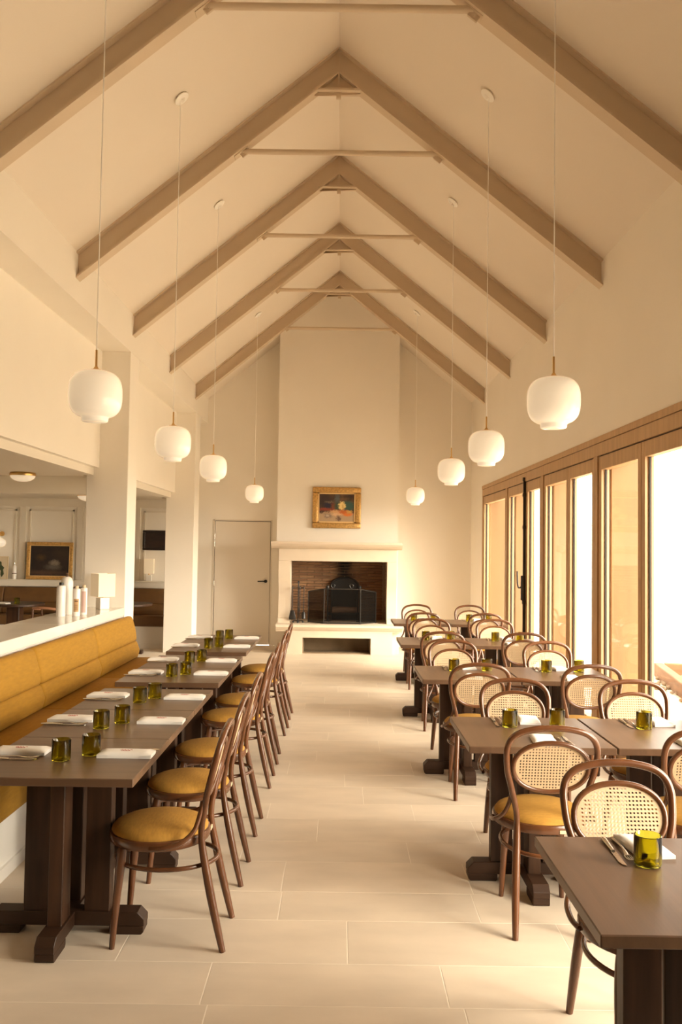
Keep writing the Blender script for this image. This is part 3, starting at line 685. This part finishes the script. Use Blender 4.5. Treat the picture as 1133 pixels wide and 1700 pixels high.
for i, yy in enumerate([3.54, 4.187, 4.867, 5.79, 6.40, 7.34, 8.0]):
    place(chair, cused, (-0.728, yy, 0), PI / 2 + random.uniform(-.03, .03), '%s of seven bentwood chairs along the aisle side of the bench tables' % ordn[i], 'bentwood chairs with cane backs and mustard seats')
rown = ['front', 'second', 'third', 'fourth', 'last']
back = [None, (3.805, 0.901, 1.565), (5.70, 0.911, 1.616), (7.715, 0.919, 1.639), (9.86, 0.95, 1.657)]
front = [(2.705, 0.976, None), (4.54, 0.986, 1.665), (6.495, 0.914, 1.667), (8.53, 0.948, 1.613), (10.685, 0.994, 1.682)]
for i in range(5):
    for kind, row in (('away', back[i]), ('face', front[i])):
        if not row: continue
        for s, x in (('aisle', row[1]), ('window', row[2])):
            if x is None: continue
            lab = ('bentwood chair seen from behind, drawn up to the %s-side table of the %s right row' if kind == 'away' else 'bentwood chair facing the camera behind the %s-side table of the %s right row') % (s, rown[i])
            place(chair, cused, (x, row[0], 0), (0 if kind == 'away' else PI) + random.uniform(-.04, .04), lab, 'bentwood chairs with cane backs and mustard seats')

# ------------------------------------------------------------------ tables
TW, TL_ = 0.668, 0.672
tt = G().box(-TL_ / 2 + .001, TL_ / 2 - .001, -TW / 2 + .001, TW / 2 - .001, 0.678, 0.71, bev=0.003).mesh('table_top', 'top')
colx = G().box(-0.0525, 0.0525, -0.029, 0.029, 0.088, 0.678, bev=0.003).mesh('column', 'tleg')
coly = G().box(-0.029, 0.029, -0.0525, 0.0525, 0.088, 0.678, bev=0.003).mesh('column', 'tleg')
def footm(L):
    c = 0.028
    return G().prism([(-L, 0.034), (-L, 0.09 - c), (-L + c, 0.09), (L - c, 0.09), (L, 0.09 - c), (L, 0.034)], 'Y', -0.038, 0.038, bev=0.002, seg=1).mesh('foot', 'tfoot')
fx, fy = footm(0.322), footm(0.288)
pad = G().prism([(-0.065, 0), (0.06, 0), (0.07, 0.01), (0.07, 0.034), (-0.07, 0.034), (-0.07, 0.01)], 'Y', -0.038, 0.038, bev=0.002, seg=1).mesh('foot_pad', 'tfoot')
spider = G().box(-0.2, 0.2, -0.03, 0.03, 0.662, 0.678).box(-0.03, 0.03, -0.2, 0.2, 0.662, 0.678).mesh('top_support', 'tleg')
table = thing('dining_table', 'x', 'table')
obj('table_top', tt, table); obj('top_support', spider, table)
for s in (-1, 1): obj('column', colx, table, (s * 0.125, 0, 0)); obj('column', coly, table, (0, s * 0.125, 0))
f1 = obj('foot', fx, table); f2 = obj('foot', fy, table, (0, 0, -0.0005), PI / 2)
for s in (-1, 1):
    obj('foot_pad', pad, f1, (s * 0.25, 0, 0)); obj('foot_pad', pad, f2, (s * 0.216, 0, 0.0005))
tused = []
LT = [3.225 + TW / 2 + TW * k for k in range(3)] + [5.467 + TW / 2, 5.467 + TW * 1.5] + [7.05 + TW / 2, 7.05 + TW * 1.5]
LTX = -0.77 - TL_ / 2
oname = ['nearest', 'second nearest', 'third nearest', 'fourth', 'third farthest', 'second farthest', 'farthest']
for i, yy in enumerate(LT): place(table, tused, (LTX, yy, 0), 0, '%s of the seven dark wood tables along the mustard bench' % oname[i], 'dark wood pedestal tables')
RT = [(0.615, 1.99, 1), (0.592, 3.835, 2), (0.568, 5.745, 2), (0.567, 7.765, 2), (0.64, 9.915, 2)]
RTC = []
for i, (x0, y0, n) in enumerate(RT):
    for k in range(n):
        cx = x0 + TW / 2 + k * (TW + 0.006); side = ('aisle', 'window')[k]
        place(table, tused, (cx, y0 + TL_ / 2, 0), PI / 2, 'dark wood pedestal table on the %s side of the %s right row' % (side, rown[i]), 'dark wood pedestal tables')
        RTC.append((i, k, cx, y0, side))

# ------------------------------------------------------------------ tableware
glassm = G().lathe([(0, 0.016), (0.010, 0.015), (0.022, 0.007), (0.0335, 0.006), (0.0345, 0.012), (0.0352, 0.0835), (0.0365, 0.085), (0.0385, 0.0835), (0.0385, 0.008), (0.036, 0.0008), (0.026, 0.0), (0.016, 0.006), (0, 0.010)], 32).mesh('tumbler', 'glass', 50)
def tumbler(x, y, label):
    obj('tumbler', glassm, None, (x, y, 0.7105), random.uniform(0, 6), label=label, category='glass', group='green glass tumblers')
def napkin_mesh(w, l, t, seed, puff):
    b = bmesh.new(); nx, ny = 12, 8; random.seed(seed); top = {}; bot = {}
    for i in range(nx + 1):
        for j in range(ny + 1):
            u, v = i / nx, j / ny; x = (u - .5) * w; y = (v - .5) * l
            e = min(min(u, 1 - u) * nx * .6, min(v, 1 - v) * ny * .6, 1.0) ** 0.5
            nzv = noise.noise(Vector((x * 9 + seed * 3, y * 9, seed)))
            top[i, j] = b.verts.new((x + 0.003 * noise.noise(Vector((y * 20, seed, 1))), y + 0.003 * noise.noise(Vector((x * 20, seed, 5))), t * (0.55 + 0.45 * e) + puff * nzv))
            bot[i, j] = b.verts.new((x, y, 0.0))
    for i in range(nx):
        for j in range(ny):
            b.faces.new((top[i, j], top[i + 1, j], top[i + 1, j + 1], top[i, j + 1])); b.faces.new((bot[i, j + 1], bot[i + 1, j + 1], bot[i + 1, j], bot[i, j]))
    ed = [(i, 0) for i in range(nx)] + [(nx, j) for j in range(ny)] + [(i, ny) for i in range(nx, 0, -1)] + [(0, j) for j in range(ny, 0, -1)]
    for a, c in zip(ed, ed[1:] + ed[:1]):   # edge with one fold line pulled in
        m1 = b.verts.new((Vector(top[a].co) * .5 + Vector(bot[a].co) * .5) * 1.0) if False else None
        b.faces.new((bot[a], bot[c], top[c], top[a]))
    bmesh.ops.recalc_face_normals(b, faces=b.faces[:])
    me = bpy.data.meshes.new('napkin'); b.to_mesh(me); b.free(); me.materials.append(M['linen'])
    for p in me.polygons: p.use_smooth = True
    me.set_sharp_from_angle(angle=math.radians(55)); return me
napL = [napkin_mesh(0.225, 0.095, 0.024, s, 0.0014) for s in (1, 2, 3)]
napR = [napkin_mesh(0.105, 0.185, 0.020, s, 0.004) for s in (4, 5, 6)]
napB = [napkin_mesh(0.215, 0.075, 0.010, s, 0.0012) for s in (7, 8)]
random.seed(11)
g = G()   # small red printed crest on the rolled napkins: script-like strokes
g.tube(spline([(-0.024, -0.002, 0), (-0.018, 0.008, 0), (-0.012, -0.006, 0), (-0.006, 0.007, 0), (0, -0.006, 0), (0.006, 0.006, 0), (0.012, -0.005, 0), (0.020, 0.006, 0), (0.024, -0.002, 0)], 4), 0.0017, 5, flat=0.35)
g.box(-0.020, 0.018, -0.0145, -0.012, -0.0004, 0.0004)
crest = g.mesh('printed_crest', 'red')
# cutlery (handle towards -X, lying on the table)
kb = G().prism([(0.0, -0.008), (0.085, -0.009), (0.104, -0.004), (0.112, 0.006), (0.0, 0.008)], 'Z', 0.001, 0.0028).mesh('blade', 'steel')
kh = G().tube([(-0.105, 0, 0.006), (-0.09, 0, 0.006), (-0.03, 0, 0.005), (0.0, 0, 0.004)], [0.006, 0.0085, 0.0068, 0.0055], 8, flat=0.55).mesh('handle', 'steel', 60)
g = G().tube(spline([(-0.105, 0, 0.004), (-0.06, 0, 0.006), (0, 0, 0.009), (0.035, 0, 0.004), (0.05, 0, 0.003)], 4), [0.008 - 0.0045 * min(1, k / 8) if k < 9 else 0.0035 + 0.0065 * (k - 8) / 8 for k in range(17)], 8, flat=0.3)
fh = g.mesh('handle', 'steel', 60)
g = G()
for k in range(4):
    yy = -0.009 + k * 0.006; g.tube(spline([(0.045, yy, 0.0032), (0.07, yy, 0.0028), (0.098, yy, 0.008)], 3), [0.0016] * 6 + [0.0009], 5)
fth = g.mesh('tines', 'steel', 60)
kn = thing('table_knife', 'x', 'knife'); obj('handle', kh, kn); obj('blade', kb, kn)
fk = thing('table_fork', 'x', 'fork'); obj('handle', fh, fk); obj('tines', fth, fk)
ku, fu = [], []
def setting(nx, ny, rz, style, nlab, clab, kpos, fpos, crz):
    me = {'L': napL, 'R': napR}[style]; me = me[random.randrange(len(me))]
    if style == 'R':
        obj('napkin', me, None, (nx, ny, 0.7105), rz, label='folded white napkin ' + nlab, category='napkin', group='folded white napkins')
    else:
        n = thing('napkin', 'folded white napkin ' + nlab, 'napkin', (nx, ny, 0.7105), rz, 'folded white napkins')
        obj('cloth', me, n)
        c = obj('printed_crest', crest, n, (0.0, 0.0, 0.0246)); c['label'] = 'small red printed crest'
    place(kn, ku, (*kpos, 0.7105), crz, 'steel knife ' + clab, 'table knives')
    place(fk, fu, (*fpos, 0.7105), crz, 'steel fork ' + clab, 'table forks')
Lg = {0: ((-1.133, 3.494), (-1.038, 3.589)), 1: ((-1.141, 4.10), (-1.073, 4.23)), 2: ((-1.116, 4.778), (-1.062, 4.915))}
for i, yy in enumerate(LT):
    tn = 'the %s bench table' % oname[i]
    j = random.uniform(-.012, .012)
    setting(-0.885 + j, yy + 0.02 + j, random.uniform(-.03, .03), 'L', 'on the aisle side of ' + tn, 'by the aisle-side napkin of ' + tn, (-0.868, yy + 0.105), (-0.878, yy + 0.082), PI + random.uniform(-.03, .03))
    setting(-1.335 + j, yy + 0.045, random.uniform(-.03, .03), 'L', 'on the bench side of ' + tn, 'by the bench-side napkin of ' + tn, (-1.345, yy - 0.068), (-1.33, yy - 0.040), random.uniform(-.04, .04))
    gl = Lg.get(i, ((LTX - 0.02, yy - 0.075), (LTX + 0.055, yy + 0.03)))
    for k in (0, 1): tumbler(*gl[k], 'green glass tumbler on %s, the one toward the %s' % (tn, ('bench', 'aisle')[k]))
for (i, k, cx, y0, side) in RTC:
    tn = '%s-side table, %s right row' % (side, rown[i])
    dx = -0.028 if i == 0 else 0.06
    setting(cx + dx, y0 + 0.575, 0.12 if i == 0 else random.uniform(-.1, .15), 'R', 'at the far edge of the ' + tn, 'by the far napkin on the ' + tn, (cx - 0.15 + (.02 if i == 0 else .03), y0 + 0.54), (cx - 0.118 + (.02 if i == 0 else .03), y0 + 0.55), -PI / 2 + random.uniform(-.05, .05))
    tumbler(cx - 0.063, y0 + (0.443 if i == 0 else 0.435), 'green glass tumbler by the far setting, ' + tn)
    if i > 0:
        setting(cx + 0.03, y0 + 0.12, random.uniform(-.1, .1), 'R', 'at the near edge of the ' + tn, 'by the near napkin on the ' + tn, (cx + 0.145, y0 + 0.12), (cx + 0.112, y0 + 0.13), PI / 2 + random.uniform(-.05, .05))
        tumbler(cx + 0.18, y0 + 0.46, 'green glass tumbler by the near setting, ' + tn)

# ------------------------------------------------------------------ banquette, half wall and counter
struct('wall_half', G().box(-2.60, XL - 0.012, 2.95, P0[0], 0, 0.868).box(-2.60, XL - 0.012, P0[1], P1[0], 0, 0.868).mesh('wall_half', 'white'))
ct = thing('counter_top', 'glossy pale stone counter on top of the half wall', 'counter', (0, 0, 0))
for a, b in ((6.7285, P1[0] - .001), (P0[1] + .001, 6.7255), (2.95, P0[0] - .001)): obj('slab', G().box(-2.63, XL, a, b, 0.87, 0.952, bev=0.003).mesh('slab', 'counter'), ct)
bn = thing('banquette', 'long mustard upholstered banquette against the half wall', 'banquette', (0, 0, 0))
obj('plinth', G().box(-2.182, -1.585, 2.95, 8.60, 0, 0.29).mesh('plinth', 'white'), bn)
obj('skirting', G().box(-1.587, -1.572, 2.95, 8.60, 0, 0.06).mesh('skirting', 'white'), bn)
BE = [8.60, 7.26, 5.87, 4.48, 3.05]
for a, b in zip(BE[1:], BE):
    a += .0035; b -= .0035
    obj('seat_cushion', G().prism([(-2.182, 0.29), (-1.56, 0.29), (-1.555, 0.44), (-1.575, 0.462), (-2.182, 0.452)], 'Y', a, b, bev=0.012, seg=2).mesh('seat_cushion', 'mustard', 50), bn)
    obj('lumbar_cushion', G().prism([(-2.182, 0.45), (-2.035, 0.45), (-2.015, 0.53), (-2.05, 0.622), (-2.182, 0.622)], 'Y', a, b, bev=0.022, seg=3).mesh('lumbar_cushion', 'mustard', 50), bn)
    obj('back_cushion', G().prism([(-2.182, 0.615), (-2.045, 0.615), (-2.055, 0.72), (-2.10, 0.872), (-2.182, 0.862)], 'Y', a, b, bev=0.034, seg=3).mesh('back_cushion', 'mustard', 50), bn)

# things on the counter
tl = thing('table_lamp', 'small table lamp with square cream shade on the counter by the pillar', 'table lamp', (-2.335, 8.33, 0.9525), 0.72)
obj('base', G().box(-0.05, 0.05, -0.05, 0.05, 0, 0.115, bev=0.005).mesh('base', 'white'), tl)
obj('neck', G().tube([(0, 0, 0.115), (0, 0, 0.14)], 0.012, 10).mesh('neck', 'brass', 40), tl)
def shade_mesh(w, z0, z1):
    g = G(); t = 0.003
    for (a, b, c, d) in ((-w, w, -w, -w + t), (-w, w, w - t, w), (-w, -w + t, -w, w), (w - t, w, -w, w)): g.box(a, b, c, d, z0, z1)
    g.box(-w, w, -0.004, 0.004, z1 - .03, z1 - .026)
    return g.mesh('shade', 'shade')
obj('shade', shade_mesh(0.088, 0.125, 0.35), tl)
def bottle(x, y, r, h, label, capm, dome=False, lab=None):
    t = thing('bottle', label, 'bottle', (x, y, 0.9525))
    if dome: p = [(0, 0), (r * .97, 0), (r, 0.006), (r, h * .80), (r * .96, h * .87), (r * .80, h * .94), (r * .45, h * .985), (0, h * .99)]
    else: p = [(0, 0), (r * .96, 0), (r, 0.005), (r, h * .88), (r * .92, h * .91), (r * .45, h * .925), (r * .42, h * .94), (0, h * .94)]
    obj('body', G().lathe(p, 28).mesh('body', 'bottle', 40), t)
    if dome: obj('knob', G().lathe([(0, 0), (0.012, 0), (0.013, 0.012), (0.006, 0.016), (0.013, 0.024), (0.009, 0.034), (0, 0.036)], 14, (0, 0, h * .985)).mesh('knob', 'ink', 40), t)
    else: obj('cap', G().lathe([(0, 0), (r * .5, 0), (r * .5, h * .075), (r * .4, h * .085), (0, h * .085)], 18, (0, 0, h * .925)).mesh('cap', capm, 40), t)
    if lab:
        ang = math.atan2(-y, -x); z0, z1, mm = lab
        g = G(); pts = [ang + (k - 6) * 0.11 for k in range(13)]
        b = bmesh.new()
        lo = [b.verts.new(((r + .0008) * math.cos(a), (r + .0008) * math.sin(a), h * z0)) for a in pts]; hi = [b.verts.new(((r + .0008) * math.cos(a), (r + .0008) * math.sin(a), h * z1)) for a in pts]
        for k in range(12): b.faces.new((lo[k], lo[k + 1], hi[k + 1], hi[k]))
        g._merge(b); lb = obj('paper_label', g.mesh('paper_label', mm), t)
        if mm == 'label':
            g = G()
            for q in (0.2, 0.35, 0.5, 0.78): 
                b = bmesh.new(); aa = pts[2:11]; zz = h * (z0 + (z1 - z0) * q); hh = 0.004 if q != .78 else .009
                lo = [b.verts.new(((r + .0016) * math.cos(a), (r + .0016) * math.sin(a), zz)) for a in aa]; hi = [b.verts.new(((r + .0016) * math.cos(a), (r + .0016) * math.sin(a), zz + hh)) for a in aa]
                for k in range(8): b.faces.new((lo[k], lo[k + 1], hi[k + 1], hi[k]))
                g._merge(b)
            obj('label_lines', g.mesh('label_lines', 'ink'), lb)
bottle(-2.455, 7.45, 0.039, 0.295, 'white cylindrical bottle with black cap in front of the dome-topped bottle', 'black', lab=(0.30, 0.62, 'pink') if False else None)
bottle(-2.475, 7.66, 0.055, 0.345, 'large white dome-topped bottle with dark knob on the counter', 'black', dome=True)
bottle(-2.335, 7.50, 0.033, 0.265, 'white bottle with kraft-brown label and cream cap on the counter', 'cream', lab=(0.15, 0.58, 'label'))
bottle(-2.318, 7.66, 0.030, 0.265, 'slim white bottle with faint pink print next to the brown-labelled bottle', 'cream', lab=(0.08, 0.8, 'pink'))

# ------------------------------------------------------------------ side room furniture
sb = thing('back_bench', 'long ochre bench under the picture ledge in the side room', 'bench', (0, 0, 0))
BY = 12.965
obj('plinth', G().box(-6.6, XL - 0.5, BY + .03, YB - 0.15, 0, 0.335).mesh('plinth', 'white'), sb)
obj('skirting', G().box(-6.6, XL - 0.5, BY + 0.012, BY + .03, 0, 0.07).mesh('skirting', 'white'), sb)
xs = [-6.6, -5.3, -4.0, -2.69]
for a, b in zip(xs, xs[1:]):
    a += .002; b -= .002
    obj('seat_cushion', G().prism([(BY, 0.335), (BY, 0.47), (BY + .02, 0.49), (YB - .15, 0.485), (YB - .15, 0.335)], 'X', a, b, bev=0.012).mesh('seat_cushion', 'ochre', 50), sb)
    obj('lumbar_cushion', G().prism([(13.28, 0.485), (13.26, 0.56), (13.30, 0.66), (YB - .15, 0.66), (YB - .15, 0.485)], 'X', a, b, bev=0.018).mesh('lumbar_cushion', 'ochre', 50), sb)
    obj('back_cushion', G().prism([(13.30, 0.655), (13.31, 0.75), (13.36, 0.892), (YB - .15, 0.892), (YB - .15, 0.655)], 'X', a, b, bev=0.02).mesh('back_cushion', 'ochre', 50), sb)
dark = picture('dark_flower_oil', (0.008, 0.005, 0.006), (0.022, 0.012, 0.010), [(0.25, -0.15, 0.24, 0.20, (0.20, 0.16, 0.12), 0.4), (0.18, -0.42, 0.36, 0.16, (0.10, 0.085, 0.07), 0.6), (-0.45, 0.22, 0.2, 0.17, (0.07, 0.035, 0.012), 0.7), (0.6, 0.5, 0.35, 0.3, (0.035, 0.02, 0.012), 0.8), (-0.2, -0.78, 1.0, 0.14, (0.07, 0.035, 0.022), 0.6)], 0.3)
framed('leaning_painting', 'dark flower painting in a gilt frame leaning on the side-room ledge', 'painting', (-4.655, YB - 0.105, 1.006), 0.74, 0.60, 0.05, 0.03, 'gilt', dark, slip=0.012, tilt=-0.045)
dk2 = picture('dark_landscape_oil', (0.010, 0.006, 0.006), (0.03, 0.016, 0.012), [(0.1, -0.4, 0.9, 0.25, (0.03, 0.015, 0.01), 0.6)], 0.2)
framed('small_dark_painting', 'small dark painting in a black frame hung beside the far pillar', 'painting', (-2.93, YB - 0.003, 1.50), 0.53, 0.32, 0.04, 0.03, 'darkframe', dk2)
pr = framed('botanical_print', 'framed botanical print with a dark leaf on the side-room ledge', 'print', (-5.50, YB - 0.10, 1.10), 0.36, 0.36, 0.012, 0.015, 'cream', M['paper'], tilt=-0.03)
g = G(); g.prism([(0.02, 0.30), (0.07, 0.27), (0.075, 0.22), (0.12, 0.18), (0.10, 0.15), (0.115, 0.08), (0.08, 0.03), (0.06, 0.07), (0.065, 0.13), (0.02, 0.18), (-0.03, 0.22), (-0.02, 0.28)], 'Y', -0.0105, -0.0085)
obj('printed_leaf', g.mesh('printed_leaf', 'leaf'), pr)
pr.location = (-5.50, YB - 0.10, 1.006); 
ws = thing('wall_sconce', 'opal globe wall sconce with brass arm above the botanical print', 'wall lamp', (-5.46, YB - 0.03, 1.60))
obj('back_plate', G().tube([(0, 0.0, 0.13), (0, -0.015, 0.13)], 0.04, 16).mesh('back_plate', 'brass', 40), ws)
obj('arm', G().tube(spline([(0, -0.015, 0.13), (0, -0.09, 0.15), (0, -0.14, 0.12), (0, -0.14, 0.07)], 4), 0.007, 8).mesh('arm', 'brass', 40), ws)
obj('globe', G().lathe([(0, -0.085), (0.06, -0.085), (0.10, -0.06), (0.115, -0.02), (0.11, 0.02), (0.07, 0.05), (0.035, 0.075), (0, 0.08)], 24, (0, -0.14, 0)).mesh('globe', 'opal', 50), ws)
t = thing('ledge_bottle', 'slim grey-white bottle standing alone on the side-room ledge', 'bottle', (-5.215, YB - 0.11, 1.006))
obj('body', G().lathe([(0, 0), (0.033, 0), (0.034, 0.18), (0.028, 0.205), (0.012, 0.225), (0.011, 0.24), (0, 0.24)], 18).mesh('body', 'bottle', 40), t)
obj('band', G().lathe([(0.0345, 0.085), (0.035, 0.088), (0.035, 0.096), (0.0345, 0.099)], 18).mesh('band', 'ink'), t)
obj('cap', G().lathe([(0, 0.24), (0.013, 0.24), (0.013, 0.262), (0, 0.265)], 14).mesh('cap', 'steel', 40), t)
tl = thing('ledge_lamp', 'small square-shaded lamp on the ledge below the small dark painting', 'table lamp', (-3.06, YB - 0.11, 1.006), 0.1)
obj('base', G().box(-0.045, 0.045, -0.04, 0.04, 0, 0.10, bev=0.006).mesh('base', 'white'), tl)
obj('neck', G().tube([(0, 0, 0.10), (0, 0, 0.14)], 0.01, 10).mesh('neck', 'brass', 40), tl)
g = G(); g.box(-0.075, 0.075, -0.052, -0.049, 0.12, 0.355).box(-0.075, 0.075, 0.047, 0.05, 0.12, 0.355).box(-0.075, -0.072, -0.05, 0.05, 0.12, 0.355).box(0.072, 0.075, -0.05, 0.05, 0.12, 0.355)
obj('shade', g.mesh('shade', 'shade'), tl)
for (x, yy, zz, lab) in ((-4.00, 10.55, 2.47, 'flush ceiling light with brass rim in the side room'), (-3.62, 12.05, 2.31, 'flush ceiling light half hidden by the near pillar')):
    t = thing('ceiling_light', lab, 'ceiling light', (x, yy, zz), group='flush ceiling lights')
    obj('brass_rim', G().lathe([(0, 0), (0.15, 0), (0.152, -0.012), (0.16, -0.02), (0.158, -0.04), (0, -0.04)], 32).mesh('brass_rim', 'brass', 40), t)
    obj('bowl', G().lathe([(0, -0.115), (0.05, -0.112), (0.10, -0.098), (0.135, -0.075), (0.15, -0.05), (0.15, -0.04), (0, -0.04)], 32).mesh('bowl', 'opal', 50), t)
# side room tables and chairs glimpsed over the counter
def round_table(x, yy, label, r=0.40):
    t = thing('side_table', label, 'table', (x, yy, 0), group='dark tables in the side room')
    obj('table_top', G().lathe([(0, 0.70), (r - .004, 0.70), (r, 0.704), (r, 0.728), (r - .004, 0.732), (0, 0.732)], 40).mesh('table_top', 'tleg', 40), t)
    obj('pedestal', G().box(-0.09, 0.09, -0.09, 0.09, 0.05, 0.70, bev=0.006).mesh('pedestal', 'tleg'), t)
    obj('base', G().box(-0.26, 0.26, -0.045, 0.045, 0, 0.055, bev=0.006).box(-0.045, 0.045, -0.26, 0.26, 0, 0.053, bev=0.006).mesh('base', 'tfoot'), t)
round_table(-4.62, 12.05, 'dark round table in the side room left of the white bottles')
round_table(-3.12, 12.35, 'dark round table in the side room seen between the pillars', 0.38)
tb = bpy.data.objects.new('tumbler', glassm); COL.objects.link(tb); tb.location = (-4.55, 11.92, 0.7325); tb['label'] = 'green glass tumbler on the side-room table left of the bottles'; tb['category'] = 'glass'; tb['group'] = 'green glass tumblers'
obj('napkin', napR[0], None, (-4.73, 11.88, 0.7325), 1.2, label='folded white napkin on the side-room table left of the bottles', category='napkin', group='folded white napkins')
def armchair(x, yy, rz, label):
    t = thing('side_chair', label, 'chair', (x, yy, 0), rz, group='low leather chairs in the side room')
    obj('seat', G().lathe([(0, 0.40), (0.21, 0.40), (0.225, 0.415), (0.225, 0.45), (0.20, 0.475), (0, 0.48)], 28).mesh('seat', 'terracotta', 40), t)
    obj('back_rail', G().tube(spline([(0.20, 0.02, 0.70), (0.19, -0.14, 0.72), (0.0, -0.24, 0.74), (-0.19, -0.14, 0.72), (-0.20, 0.02, 0.70)], 6), 0.017, 10).mesh('back_rail', 'terracotta', 60), t)
    for sx, sy in ((1, 1), (-1, 1), (1, -1), (-1, -1)):
        top = 0.70 if sy > 0 else 0.725
        obj('leg', G().tube([(sx * 0.18, sy * 0.15 if sy > 0 else -0.19, 0), (sx * 0.185, 0.03 if sy > 0 else -0.15, top)], [0.011, 0.014], 10).mesh('leg', 'bent', 60), t)
armchair(-5.0, 11.35, 0.5, 'reddish leather chair at the far left of the side room')
armchair(-3.86, 11.35, -0.3, 'reddish leather chair with curved rail behind the white bottles')
# unused prototypes were all placed; drop nothing
